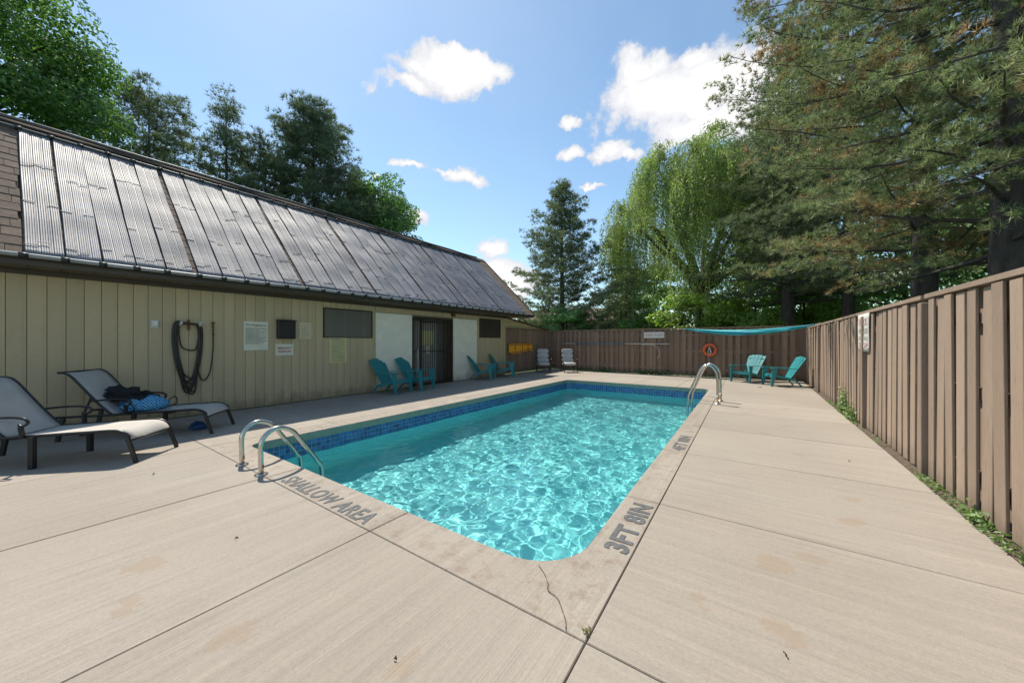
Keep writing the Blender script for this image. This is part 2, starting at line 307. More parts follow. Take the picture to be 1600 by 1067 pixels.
def link(name, me, m=None, parent=None, loc=(0, 0, 0), rot=(0, 0, 0)):
    o = bpy.data.objects.new(name, me); COL.objects.link(o)
    if m is not None and me is not None and not me.materials: me.materials.append(m)
    o.parent = parent; o.location = loc; o.rotation_euler = rot; return o

def tag(o, label=None, cat=None, group=None, kind=None):
    if label: o['label'] = label
    if cat: o['category'] = cat
    if group: o['group'] = group
    if kind: o['kind'] = kind
    return o

def thing(name, label, cat, loc=(0, 0, 0), rotz=0, group=None):
    o = bpy.data.objects.new(name, None); COL.objects.link(o); o.location = loc; o.rotation_euler = (0, 0, rotz)
    o.empty_display_size = .1
    return tag(o, label, cat, group)

class MB:
    def __init__(s): s.v = []; s.f = []; s.sm = []
    def add(s, vs, fs, smooth=False):
        b = len(s.v); s.v += [tuple(x) for x in vs]; s.f += [tuple(b + i for i in f) for f in fs]; s.sm += [smooth] * len(fs); return s
    def box(s, x0, x1, y0, y1, z0, z1, M=None, bev=0):
        if bev:
            # chamfered box: shrink faces
            vs = []; c = [(x0, x1), (y0, y1), (z0, z1)]
            import itertools
            idx = {}
            for sx, sy, sz in itertools.product((0, 1), repeat=3):
                p = [c[0][sx], c[1][sy], c[2][sz]]; sg = (1 if sx == 0 else -1, 1 if sy == 0 else -1, 1 if sz == 0 else -1)
                for a in range(3):
                    q = list(p)
                    for b_ in range(3):
                        if b_ != a: q[b_] += sg[b_] * bev
                    idx[(sx, sy, sz, a)] = len(vs); vs.append(q)
            fs = []
            for a in range(3):
                o = [i for i in range(3) if i != a]
                for sd in (0, 1):
                    ring = []
                    for u, v in ((0, 0), (1, 0), (1, 1), (0, 1)):
                        k = [0, 0, 0]; k[a] = sd; k[o[0]] = u; k[o[1]] = v; ring.append(idx[(*k, a)])
                    flip = (sd == 0) != (a == 1)
                    fs.append(tuple(reversed(ring)) if flip else tuple(ring))
            for a in range(3):   # edge strips run along axis a
                o = [i for i in range(3) if i != a]
                for u in (0, 1):
                    for v in (0, 1):
                        k0 = [0, 0, 0]; k0[o[0]] = u; k0[o[1]] = v; k1 = list(k0); k1[a] = 1
                        fs.append((idx[(*k0, o[0])], idx[(*k1, o[0])], idx[(*k1, o[1])], idx[(*k0, o[1])]))
            for sx, sy, sz in itertools.product((0, 1), repeat=3):
                fs.append((idx[(sx, sy, sz, 0)], idx[(sx, sy, sz, 1)], idx[(sx, sy, sz, 2)]))
        else:
            vs = [(x0, y0, z0), (x1, y0, z0), (x1, y1, z0), (x0, y1, z0), (x0, y0, z1), (x1, y0, z1), (x1, y1, z1), (x0, y1, z1)]
            fs = [(0, 3, 2, 1), (4, 5, 6, 7), (0, 1, 5, 4), (1, 2, 6, 5), (2, 3, 7, 6), (3, 0, 4, 7)]
        if M is not None: vs = [M @ Vector(v) for v in vs]
        return s.add(vs, fs)
    def tube(s, pts, r, n=8, cap=True, closed=False):
        pts = [Vector(p) for p in pts]; rr = r if isinstance(r, (list, tuple)) else [r] * len(pts)
        vs = []; prev = None; L = len(pts)
        for i, p in enumerate(pts):
            if closed: t = (pts[(i + 1) % L] - pts[i - 1]).normalized()
            else: t = (pts[min(i + 1, L - 1)] - pts[max(i - 1, 0)]).normalized()
            if prev is None:
                a = Vector((0, 0, 1)) if abs(t.z) < .9 else Vector((1, 0, 0)); u = t.cross(a).normalized()
            else: u = (prev - t * prev.dot(t)).normalized()
            prev = u; v = t.cross(u)
            for k in range(n):
                an = 2 * math.pi * k / n; vs.append(p + (u * math.cos(an) + v * math.sin(an)) * rr[i])
        fs = []
        for i in range(L if closed else L - 1):
            j = (i + 1) % L
            for k in range(n): fs.append((i * n + k, i * n + (k + 1) % n, j * n + (k + 1) % n, j * n + k))
        s.add(vs, fs, True)
        if cap and not closed:
            b = len(s.v) - len(vs); s.f += [tuple(b + k for k in reversed(range(n))), tuple(b + (L - 1) * n + k for k in range(n))]; s.sm += [False, False]
        return s
    def prism(s, poly, z0, z1, M=None):
        n = len(poly); vs = [(x, y, z0) for x, y in poly] + [(x, y, z1) for x, y in poly]
        if M is not None: vs = [M @ Vector(v) for v in vs]
        fs = [tuple(reversed(range(n))), tuple(range(n, 2 * n))] + [(i, (i + 1) % n, n + (i + 1) % n, n + i) for i in range(n)]
        return s.add(vs, fs)
    def bar(s, a, b, wd, th, up=(0, 0, 1), wd2=None):
        """rectangular bar from a to b; wd across, th along up"""
        a = Vector(a); b = Vector(b); t = (b - a).normalized(); u = Vector(up); sde = t.cross(u).normalized(); u = sde.cross(t).normalized()
        wd2 = wd if wd2 is None else wd2; vs = []
        for p, w_ in ((a, wd), (b, wd2)):
            for q, r_ in ((-1, -1), (1, -1), (1, 1), (-1, 1)): vs.append(p + sde * q * w_ / 2 + u * r_ * th / 2)
        return s.add(vs, [(3, 2, 1, 0), (4, 5, 6, 7), (0, 1, 5, 4), (1, 2, 6, 5), (2, 3, 7, 6), (3, 0, 4, 7)])
    def sheet(s, rows, th, smooth=True):
        """rows: list of lists of points (grid); gives it a thickness"""
        A = [[Vector(p) for p in r] for r in rows]; nr, nc = len(A), len(A[0]); top = []; bot = []
        for i in range(nr):
            for j in range(nc):
                du = A[min(i + 1, nr - 1)][j] - A[max(i - 1, 0)][j]; dv = A[i][min(j + 1, nc - 1)] - A[i][max(j - 1, 0)]
                n_ = du.cross(dv).normalized(); top.append(A[i][j] + n_ * th / 2); bot.append(A[i][j] - n_ * th / 2)
        vs = top + bot; o = nr * nc; fs = []
        for i in range(nr - 1):
            for j in range(nc - 1):
                a = i * nc + j; fs.append((a, a + nc, a + nc + 1, a + 1)); fs.append((o + a, o + a + 1, o + a + nc + 1, o + a + nc))
        for i in range(nr - 1):
            a, b_ = i * nc, (i + 1) * nc; fs.append((a, o + a, o + b_, b_)); a += nc - 1; b_ += nc - 1; fs.append((a, b_, o + b_, o + a))
        for j in range(nc - 1):
            a = j; fs.append((a, a + 1, o + a + 1, o + a)); a = (nr - 1) * nc + j; fs.append((a, o + a, o + a + 1, a + 1))
        return s.add(vs, fs, smooth)
    def mesh(s, name):
        me = bpy.data.meshes.new(name); me.from_pydata(s.v, [], s.f)
        if any(s.sm): me.polygons.foreach_set('use_smooth', s.sm)
        me.update(); return me
    def build(s, name, m, parent=None, loc=(0, 0, 0), rot=(0, 0, 0)): return link(name, s.mesh(name), m, parent, loc, rot)

def copy_tree(o, parent=None, loc=None, rotz=None):
    c = o.copy(); COL.objects.link(c); c.parent = parent
    if loc is not None: c.location = loc
    if rotz is not None: c.rotation_euler = (0, 0, rotz)
    for ch in list(o.children): copy_tree(ch, c)
    return c

def smooth_path(pts, k=6):
    """Catmull-Rom"""
    P = [Vector(p) for p in pts]; P = [P[0] * 2 - P[1]] + P + [P[-1] * 2 - P[-2]]; out_ = []
    for i in range(1, len(P) - 2):
        for j in range(k):
            t = j / k; a, b, c, d = P[i - 1], P[i], P[i + 1], P[i + 2]
            out_.append(.5 * ((2 * b) + (c - a) * t + (2 * a - 5 * b + 4 * c - d) * t * t + (3 * b - a - 3 * c + d) * t ** 3))
    out_.append(P[-2]); return out_

def text_mesh(s, size, bold=.0, extrude=.0, sx=1.0, space=1.0):
    cu = bpy.data.curves.new('lettering', 'FONT'); cu.body = s; cu.size = size; cu.offset = bold; cu.extrude = extrude; cu.align_x = 'CENTER'; cu.align_y = 'CENTER'; cu.space_character = space; cu.resolution_u = 3
    o = bpy.data.objects.new('lettering', cu); COL.objects.link(o)
    dg = bpy.context.evaluated_depsgraph_get(); dg.update()
    me = bpy.data.meshes.new_from_object(o.evaluated_get(dg)); bpy.data.objects.remove(o)
    if sx != 1: me.transform(Matrix.Diagonal((sx, 1, 1, 1)))
    me.materials.clear(); return me

# ------------------------------------------------------------------ ground, deck, pool
PX0, PY0, PY1 = -5.66, 1.90, 11.80
def px1(y): return -.945 - .017 * (y - 1.9)         # right edge of the pool, very slightly skew
def jx(y): return -.64 - .018 * (y - 1.0)           # joint that runs beside it
JL, JN, JF = -6.02, 1.545, 12.16
def arc(cx, cy, r, a0, a1, n=8): return [(cx + r * math.cos(R(a0 + (a1 - a0) * i / n)), cy + r * math.sin(R(a0 + (a1 - a0) * i / n))) for i in range(n + 1)]
ra, rb = .16, .40
C_NL = arc(PX0 + ra, PY0 + ra, ra, 180, 270); C_NR = arc(px1(2) - rb, PY0 + rb, rb, 270, 360, 12)
C_FR = arc(px1(PY1) - ra, PY1 - ra, ra, 0, 90); C_FL = arc(PX0 + ra, PY1 - ra, ra, 90, 180)
OUTLINE = C_NL + C_NR + C_FR + C_FL                  # counter-clockwise

def frame_quads(xs, ys, hole):
    mb = MB()
    for i in range(3):
        for j in range(3):
            if i == 1 and j == 1: continue
            z = hole; mb.add([(xs[i], ys[j], z), (xs[i + 1], ys[j], z), (xs[i + 1], ys[j + 1], z), (xs[i], ys[j + 1], z)], [(0, 1, 2, 3)])
    return mb
tag(frame_quads([-600, -5.9, -.8, 600], [-600, 1.7, 12.0, 600], -.09).build('ground', M_GRASS), kind='structure')
deck = frame_quads([-8.7, -5.9, -.8, 1.385], [-4, 1.7, 12.0, 15.9], -.045).build('pool_deck', M_JOINT); tag(deck, kind='structure')

G = .0035
def slab(poly, m, name='deck_slab'):
    cx = sum(p[0] for p in poly) / len(poly); cy = sum(p[1] for p in poly) / len(poly); mb = MB(); n = len(poly)
    # prism with a small rounded arris
    def off(d):
        o = []
        for i in range(n):
            a, b, c = Vector(poly[i - 1]), Vector(poly[i]), Vector(poly[(i + 1) % n])
            e1 = (b - a); e2 = (c - b)
            if e1.length < 1e-6: e1 = e2
            if e2.length < 1e-6: e2 = e1
            n1 = Vector((-e1.y, e1.x)).normalized(); n2 = Vector((-e2.y, e2.x)).normalized(); k = (n1 + n2); k = k / max(.3, k.dot(n1)) if k.length > 1e-6 else n1
            o.append((b.x + k.x * d, b.y + k.y * d))
        return o
    p0 = off(G); p1 = off(G + .004); dz = random.uniform(-.001, .001)
    vs = [(x, y, -.11) for x, y in p0] + [(x, y, -.005 + dz) for x, y in p0] + [(x, y, dz) for x, y in p1]
    fs = [(i, (i + 1) % n, n + (i + 1) % n, n + i) for i in range(n)] + [(n + i, n + (i + 1) % n, 2 * n + (i + 1) % n, 2 * n + i) for i in range(n)] + [tuple(range(2 * n, 3 * n)), tuple(reversed(range(n)))]
    mb.add(vs, fs); return mb.build(name, m, deck)
# slabs in front of the pool
XN = [-8.69, -7.8, -6.02, -4.15, -2.345]
for a, b in zip(XN[:-1], XN[1:]): slab([(a, -3.9), (b, -3.9), (b, JN), (a, JN)], M_CONC_Y)
slab([(-2.345, -3.9), (jx(-3.9), -3.9), (jx(JN), JN), (-2.345, JN)], M_CONC_Y)
slab([(jx(-3.9), -3.9), (1.38, -3.9), (1.38, JN), (jx(JN), JN)], M_CONC_X)
YR = [JN, 3.225, 4.88, 6.52, 8.15, 9.8, 11.45, 13.1, 14.6, 15.85]
for a, b in zip(YR[:-1], YR[1:]):
    slab([(jx(a), a), (1.38, a), (1.38, b), (jx(b), b)], M_CONC_X)
    slab([(-8.69, a), (JL, a), (JL, b), (-8.69, b)], M_CONC_X)
XF = [JL, -4.7, -3.35, -2.0]
for a, b in zip(XF[:-1], XF[1:]):
    slab([(a, JF), (b, JF), (b, 14.0), (a, 14.0)], M_CONC_Y); slab([(a, 14.0), (b, 14.0), (b, 15.85), (a, 15.85)], M_CONC_Y)
slab([(-2.0, JF), (jx(JF), JF), (jx(14), 14.0), (-2.0, 14.0)], M_CONC_Y); slab([(-2.0, 14.0), (jx(14), 14.0), (jx(15.85), 15.85), (-2.0, 15.85)], M_CONC_Y)
# coping ring round the pool
slab([(JL, JN), (-4.15, JN), (-4.15, PY0)] + C_NL[::-1] + [(PX0, 3.225), (JL, 3.225)], M_COPING, 'coping_slab')
slab([(-4.15, JN), (-2.345, JN), (-2.345, PY0), (-4.15, PY0)], M_COPING, 'coping_slab')
slab([(-2.345, JN), (jx(JN), JN), (jx(3.225), 3.225), (px1(3.225), 3.225)] + C_NR[::-1] + [(-2.345, PY0)], M_COPING, 'coping_slab')
for a, b in zip(YR[1:5], YR[2:6]):
    slab([(px1(a), a), (jx(a), a), (jx(b), b), (px1(b), b)], M_COPING, 'coping_slab'); slab([(JL, a), (PX0, a), (PX0, b), (JL, b)], M_COPING, 'coping_slab')
slab([(px1(9.8), 9.8), (jx(9.8), 9.8), (jx(JF), JF), (-2.0, JF), (-2.0, PY1)] + C_FR[::-1], M_COPING, 'coping_slab')
for a, b in zip(XF[:-1], XF[1:]):
    if a == JL: slab([(JL, 9.8), (PX0, 9.8)] + C_FL[::-1] + [(b, PY1), (b, JF), (JL, JF)], M_COPING, 'coping_slab')
    else: slab([(a, PY1), (b, PY1), (b, JF), (a, JF)], M_COPING, 'coping_slab')
# crack from the pool corner to the joint
ck = smooth_path([(-1.115, 1.905, 0), (-1.04, 1.85, 0), (-.985, 1.79, 0), (-.955, 1.74, 0), (-.89, 1.72, 0), (-.83, 1.66, 0), (-.78, 1.60, 0), (-.755, 1.552, 0)], 4)
mb = MB(); random.seed(3)
for i in range(len(ck) - 1):
    a, b = ck[i], ck[i + 1]; t = (b - a).normalized(); s_ = Vector((-t.y, t.x, 0)); wv = random.uniform(.0012, .0030)
    mb.add([a - s_ * wv + Vector((0, 0, .0045)), b - s_ * wv + Vector((0, 0, .0045)), b + s_ * wv + Vector((0, 0, .0045)), a + s_ * wv + Vector((0, 0, .0045))], [(0, 1, 2, 3)])
mb.build('crack', M_JOINT, deck)

# painted lettering on the concrete
def deck_text(s, x, y, size, rotz, m=M_PAINT, sx=1.0, bold=.006, space=1.05, wid=None):
    me = text_mesh(s, size, bold, 0, sx, space)
    if wid:
        xs = [v.co.x for v in me.vertices]; me.transform(Matrix.Diagonal((wid / (max(xs) - min(xs)), 1, 1, 1)))
    return link('painted_lettering', me, m, deck, (x, y, .0032), (0, 0, rotz))
deck_text('SHALLOW AREA', -3.205, 1.648, .222, R(-.5), wid=1.46, bold=.0045, space=1.1)
deck_text('3FT 8IN', -.772, 2.73, .215, R(91), wid=.80, bold=.008)
deck_text('4FT 8IN', -.825, 5.35, .21, R(91), wid=.80, bold=.005, m=M_PAINT)
deck_text('3FT 8IN', -5.85, 2.9, .16, R(-90), M_PAINTWORN, bold=.001)
deck_text('4FT 8IN', -5.85, 5.6, .16, R(-90), M_PAINTWORN, bold=.001)
rg = MB(); rg.tube([(.085 * math.cos(a), .085 * math.sin(a), 0) for a in np.linspace(0, 6.283, 20)[:-1]], .006, 4, closed=True)
rg.build('painted_lettering', M_PAINTWORN, deck, (-.93, 10.2, .003))

# pool basin
M_PLASTER = mat('aqua pool plaster', (.32, .76, .75), (.25, .68, .69), rough=.6, scale=1.2)
M_LIP = mat('bounce tinted concrete lip', (.30, .36, .29), (.24, .30, .24), rough=.6, scale=6)  # greenish tint paints light bounced off the pool into the concrete colour
M_GROUT = mat('pale grout', (.55, .62, .62), rough=.8)
M_TILE = mat('blue glazed tile', (.012, .06, .20), (.008, .035, .13), rough=.12, scale=30, island=True)
def tile_var():
    t = M_TILE.node_tree; n = t.nodes; l = t.links; b = n['Principled BSDF']; g = n.new('ShaderNodeNewGeometry'); cr = n.new('ShaderNodeValToRGB')
    l.new(g.outputs['Random Per Island'], cr.inputs[0]); cr.color_ramp.elements[0].color = (.015, .085, .25, 1); cr.color_ramp.elements[1].color = (.035, .21, .50, 1)
    l.new(cr.outputs[0], b.inputs['Base Color'])
tile_var()
def offset_outline(d):
    o = []; n = len(OUTLINE)
    for i in range(n):
        a, b, c = Vector(OUTLINE[i - 1]), Vector(OUTLINE[i]), Vector(OUTLINE[(i + 1) % n]); e1 = b - a; e2 = c - b
        n1 = Vector((e1.y, -e1.x)).normalized(); n2 = Vector((e2.y, -e2.x)).normalized(); k = (n1 + n2).normalized(); o.append((b.x + k.x * d, b.y + k.y * d))
    return o
basin = bpy.data.objects.new('pool_basin', None); COL.objects.link(basin); tag(basin, kind='structure')
def wall_strip(d, z0, z1, m, name, floor=False):
    o = offset_outline(d); n = len(o); vs = [(x, y, z0 if not callable(z0) else z0(y)) for x, y in o] + [(x, y, z1) for x, y in o]
    fs = [(n + i, n + (i + 1) % n, (i + 1) % n, i) for i in range(n)]
    if floor: fs.append(tuple(range(n)))
    mb = MB(); mb.add(vs, fs); ob = mb.build(name, m, basin); ob.cycles.is_caustics_receiver = True; return ob
wall_strip(.001, -.115, -.006, M_LIP, 'coping_lip')
wall_strip(.012, -.40, -.10, M_GROUT, 'grout_bed')
wall_strip(.004, lambda y: -1.42 - .02 * (y - 1.9), -.40, M_PLASTER, 'basin_shell', True)
# waterline tiles, four rows, each tile its own little block
tb = MB(); o = offset_outline(.012); per = []; n = len(o)
for i in range(n):
    a, b = Vector(o[i]), Vector(o[(i + 1) % n]); L = (b - a).length
    if L < 1e-5: continue
    t = (b - a) / L; nr_ = Vector((-t.y, t.x)); k = max(1, round(L / .074)); st = L / k
    for q in range(k):
        for r_ in range(4):
            s0 = a + t * (q * st + .003); s1 = a + t * ((q + 1) * st - .003); z1 = -.112 - r_ * .072; z0 = z1 - .066; e = .007 + random.uniform(-.0006, .0006)
            s2, s3 = s0 + t * .003, s1 - t * .003
            tb.add([(s0.x, s0.y, z0), (s1.x, s1.y, z0), (s1.x, s1.y, z1), (s0.x, s0.y, z1),
                    (s2.x + nr_.x * e, s2.y + nr_.y * e, z0 + .003), (s3.x + nr_.x * e, s3.y + nr_.y * e, z0 + .003), (s3.x + nr_.x * e, s3.y + nr_.y * e, z1 - .003), (s2.x + nr_.x * e, s2.y + nr_.y * e, z1 - .003)],
                   [(4, 7, 6, 5), (0, 4, 5, 1), (1, 5, 6, 2), (2, 6, 7, 3), (3, 7, 4, 0)])
tbo = tb.build('waterline_tile', M_TILE, basin); tbo['kind'] = 'stuff'; tbo.cycles.is_caustics_receiver = True

# water: real waves, so that the caustics on the floor are traced
M_WATER = bpy.data.materials.new('pool water'); M_WATER.use_nodes = True; t_ = M_WATER.node_tree; t_.nodes.clear()
o_ = t_.nodes.new('ShaderNodeOutputMaterial'); g_ = t_.nodes.new('ShaderNodeBsdfGlass'); g_.inputs['IOR'].default_value = 1.333; g_.inputs['Roughness'].default_value = 0; g_.inputs['Color'].default_value = (.82, .97, .98, 1)
t_.links.new(g_.outputs[0], o_.inputs[0])
WZ = -.30; nx, ny = 330, 710; rng = np.random.default_rng(5)
X, Y = np.meshgrid(np.linspace(PX0 - .03, px1(1.9) + .03, nx), np.linspace(PY0 - .03, PY1 + .03, ny)); Z = np.zeros_like(X)
for i in range(90):
    lam = rng.uniform(.07, .34) if i > 10 else rng.uniform(.5, 1.1); a = rng.uniform(0, 2 * math.pi); k = 2 * math.pi / lam
    Z += .00155 * lam ** 1.15 * (.95 if i > 10 else .35) * np.sin(k * (X * math.cos(a) + Y * math.sin(a)) + rng.uniform(0, 6.28) + .8 * np.sin(X * 1.3 + i) + .8 * np.sin(Y * 1.1 + i * 2))
Z = WZ + Z * 1.35
idx = np.arange(nx * ny).reshape(ny, nx)
F = np.stack([idx[:-1, :-1], idx[:-1, 1:], idx[1:, 1:], idx[1:, :-1]], -1).reshape(-1, 4)
water = link('pool_water', np_mesh('pool_water', np.stack([X, Y, Z], -1).reshape(-1, 3), F, True), M_WATER)
tag(water, kind='structure'); water.cycles.is_caustics_caster = True

# ------------------------------------------------------------------ pool house
WX = -8.7
house = thing('pool_house', 'long tan sided pool house with brown shingle roof beside the pool', 'building', (WX, 4, 0))
hx, hy = -WX, -4.0                                    # to write parts in world coordinates
def hb(mb, name, m, par=house): return mb.build(name, m, par, (hx, hy, 0) if par is house else (0, 0, 0))
W1 = (4.49, 5.77, 1.525, 2.205); W2 = (10.42, 11.70, 1.575, 2.265)
D0, D1 = 7.185, 8.93
bk = MB(); bk.box(-9.05, -8.725, -4, 5.9, 0, 2.46); bk.box(-9.05, -8.725, 5.9, D0, 0, 2.46); bk.box(-9.05, -8.725, D1 + .02, 12.0, 0, 2.46); bk.box(-9.05, -8.725, D0, D1 + .02, 2.17, 2.46)
bk.box(-14.5, -9.06, 11.9, 12.0, 0, 2.4)
hb(bk, 'wall', M_WALLBACK)
# planks
PW = .1775
def zspans(a, b):
    m_ = (a + b) / 2
    if W1[0] - .03 < m_ < W1[1] + .03: return [(0.012, W1[2] - .03), (W1[3] + .03, 2.372)]
    if W2[0] - .03 < m_ < W2[1] + .03: return [(0.012, W2[2] - .03), (W2[3] + .03, 2.372)]
    if 5.90 < m_ < 10.25: return [(2.225, 2.372)]
    return [(0.012, 2.372)]
cuts = sorted([-3.9 + PW * i + .02 for i in range(90) if -3.9 + PW * i < 12.0] + [W1[0] - .03, W1[1] + .03, 5.90, 10.25, W2[0] - .03, W2[1] + .03, 11.98])
cuts = [c for c in cuts if c <= 11.98]
cache = {}
for a, b in zip(cuts[:-1], cuts[1:]):
    if b - a < .03: continue
    for z0, z1 in zspans(a, b):
        key = (round(b - a, 3), round(z0, 3), round(z1, 3))
        if key not in cache:
            mb = MB(); wdt = b - a - .005; mb.box(-.026, 0, 0, wdt, z0, z1, bev=.004)
            if wdt > .12: mb.box(.0002, .0035, wdt - .042, wdt - .030, z0 + .001, z1 - .001)
            cache[key] = mb.mesh('plank'); cache[key].materials.append(M_SIDING)
        link('plank', cache[key], None, house, (0, a + hy, 0))
for b_ in ((-8.715, -8.675, 11.985, 12.075, 0, 2.372), (-8.70, -8.68, 5.865, 5.898, 0, 2.25), (-8.70, -8.68, 10.252, 10.285, 0, 2.25)): tr = MB(); tr.box(*b_); hb(tr, 'corner_trim', M_TRIM)
# white painted block panels
for (ya, yb) in ((5.90, D0 - .012), (D1 + .055, 10.245)):
    n_ = round((yb - ya) / .4); bw = (yb - ya) / n_
    for r_ in range(11):
        y = ya - (bw / 2 if r_ % 2 else 0)
        while y < yb - .01:
            a, b = max(y, ya), min(y + bw, yb)
            if b - a > .05:
                mb = MB(); mb.box(-.03, 0.006, .0012, b - a - .0012, r_ * .2 + .0015, (r_ + 1) * .2 - .0015, bev=.003); link('block', mb.mesh('block'), M_BLOCK, house, (0.0, a + hy, .012))
            y += bw
mbk = MB(); mbk.box(-8.724, -8.699, 5.902, D0 - .012, .02, 2.21); mbk.box(-8.724, -8.699, D1 + .057, 10.243, .02, 2.21); hb(mbk, 'mortar', M_BLOCK)
# louvred windows
for i, (ya, yb, za, zb) in enumerate((W1, W2)):
    fr = MB(); fr.box(-8.722, -8.672, ya - .028, yb + .028, zb, zb + .028); fr.box(-8.722, -8.672, ya - .028, yb + .028, za - .028, za); fr.box(-8.722, -8.672, ya - .028, ya, za, zb); fr.box(-8.722, -8.672, yb, yb + .028, za, zb)
    fo = hb(fr, 'window', M_FASCIA)
    pn = MB(); pn.box(-8.7245, -8.715, ya, yb, za, zb); pn.build('pane', M_INTERIOR if i == 0 else M_FASCIA, fo)
    k = int((zb - za) / .052)
    sm_ = MB(); sm_.box(-.022, -.016, .005, yb - ya - .005, 0, .046, Matrix.Rotation(R(-22), 4, 'Y')); me_ = sm_.mesh('slat'); me_.materials.append(M_SHUTTER if i == 0 else M_FASCIA)
    for q in range(k): link('slat', me_, None, fo, (-8.672, ya, za + .006 + q * (zb - za) / k))
# doorway: recess, door, security grille
rc = MB(); rc.box(-9.22, -9.18, D0 - .1, D1 + .1, 0, 2.2); rc.box(-9.18, -9.05, D0 - .06, D0, 0, 2.2); rc.box(-9.18, -9.05, D1 + .02, D1 + .08, 0, 2.2); rc.box(-9.18, -9.05, D0, D1 + .02, 2.17, 2.2); hb(rc, 'door_recess', mat('recess paint', (.22, .21, .19), (.17, .16, .15), rough=.8))
dr = MB(); dr.box(-9.175, -9.14, 7.62, 8.62, .01, 2.08, bev=.004); do_ = hb(dr, 'door', M_DOORGREY)
sg = MB(); sg.box(-9.138, -9.132, 7.9, 8.45, 1.28, 1.76); ns = sg.build('notice', M_PAPERY, do_)
sg = MB(); sg.box(-9.137, -9.131, 8.12, 8.27, .98, 1.26); sg.build('notice', M_PAPERW, do_)
gr = MB(); gr.box(-8.735, -8.69, D0, D0 + .05, 0.0, 2.15); gr.box(-8.735, -8.69, D1 - .05, D1, 0, 2.15); gr.box(-8.735, -8.69, D0 + .05, D1 - .05, 2.10, 2.15); gr.box(-8.733, -8.693, 7.52, 7.575, .03, 2.10); gr.box(-8.733, -8.693, 8.50, 8.56, .03, 2.10); gr.box(-8.728, -8.70, D0 + .05, 7.52, .03, .07); gr.box(-8.728, -8.70, 7.575, 8.5, .03, .08); gr.box(-8.728, -8.70, 8.56, D1 - .05, .03, .07)
gr.box(-8.728, -8.70, 7.575, 8.5, 2.0, 2.06); gr.box(-8.724, -8.706, D0 + .05, 7.52, 1.07, 1.10); gr.box(-8.724, -8.706, 7.575, 8.5, 1.07, 1.10); gr.box(-8.724, -8.706, 8.56, D1 - .05, 1.07, 1.10)
go = hb(gr, 'security_gate', M_DARKMETAL)
bm = MB(); bm.box(-.007, .007, -.007, .007, .05, 2.11); bme = bm.mesh('bar'); bme.materials.append(M_DARKMETAL)
ys = list(np.arange(D0 + .12, 7.5, .085)) + list(np.arange(7.64, 8.48, .095)) + list(np.arange(8.63, D1 - .06, .08))
for y in ys: link('bar', bme, None, go, (-8.716, y, 0))
hd = MB(); hd.box(-8.69, -8.65, 8.50, 8.56, .98, 1.14, bev=.005); hd.tube([(-8.66, 8.53, 1.06), (-8.62, 8.53, 1.06), (-8.615, 8.46, 1.06)], .011, 6); hd.build('handle', M_BLACK, go)
sl_ = MB(); sl_.box(-9.18, -8.66, D0, D1, .0, .012); hb(sl_, 'threshold', M_DARKMETAL)
# eaves
fa = MB(); fa.box(-8.215, -8.185, -4, 13.5, 2.445, 2.60, bev=.004); hb(fa, 'fascia', M_FASCIA)
fz = MB(); fz.box(-8.723, -8.69, -4, 11.98, 2.375, 2.45); hb(fz, 'frieze_board', M_FASCIA)
sm_ = MB(); sm_.box(-.50, 0, .003, .297, 0, .012, bev=.003); sme = sm_.mesh('soffit_board'); sme.materials.append(M_SOFFIT)
for i in range(58): link('soffit_board', sme, None, house, (hx - 8.215, -4 + i * .3 + hy, 2.452))
jb = MB(); jb.box(-8.70, -8.60, 8.86, 8.99, 2.26, 2.40, bev=.006); hb(jb, 'junction_box', M_FASCIA)
# roof
EB = Vector((-8.13, 0, 2.565)); RT = Vector((-11.05, 0, 5.37)); SL = (RT - EB).length; E_ = (RT - EB).normalized(); NR = Vector((-E_.z * -1, 0, -E_.x * 1)); NR = Vector((E_.z, 0, -E_.x))
def rp(s, y, h=0): return EB + E_ * s + NR * h + Vector((0, y, 0))
RM = Matrix(((E_.x, 0, NR.x, 0), (E_.y, 1, NR.y, 0), (E_.z, 0, NR.z, 0), (0, 0, 0, 1)))  # local x=up slope, y=along, z=normal
def rm(y=0, s=0, h=0): return Matrix.Translation(rp(s, y, h)) @ RM
ro = MB(); a, b, c, d = rp(0, -4, -.01), rp(0, 13.5, -.01), rp(SL, 13.5, -.01), rp(SL, -4, -.01)
e, f = Vector((-13.9, -4, 2.5)), Vector((-13.9, 13.5, 2.5))
ro.add([a, b, c, d, e, f, Vector((-8.2, -4, 2.50)), Vector((-8.2, 13.5, 2.50))], [(0, 1, 2, 3), (3, 2, 5, 4), (6, 7, 1, 0), (1, 7, 5, 2), (0, 3, 4, 6)])
roof = hb(ro, 'roof', M_ROOFDECK)
ge = MB(); ge.box(-13.6, -8.2, 12.08, 13.44, 2.464, 2.49); ge.build('end_soffit', mat('pale soffit', (.45, .45, .43), rough=.7), roof)
NC = 19; CS = SL / NC
cm = MB(); cm.box(0, CS + .02, .4, 13.52, 0.0, .012); 
for i in range(NC):
    mb = MB(); M_ = Matrix.Translation(rp(i * CS, 0, .004)) @ RM @ Matrix.Rotation(R(1.6), 4, 'Y'); mb.box(-.004, CS + .012, .16, 13.52, 0, .010, M_); mb.build('shingle_course', M_SHINGLE, roof)
random.seed(11); tabc = {}
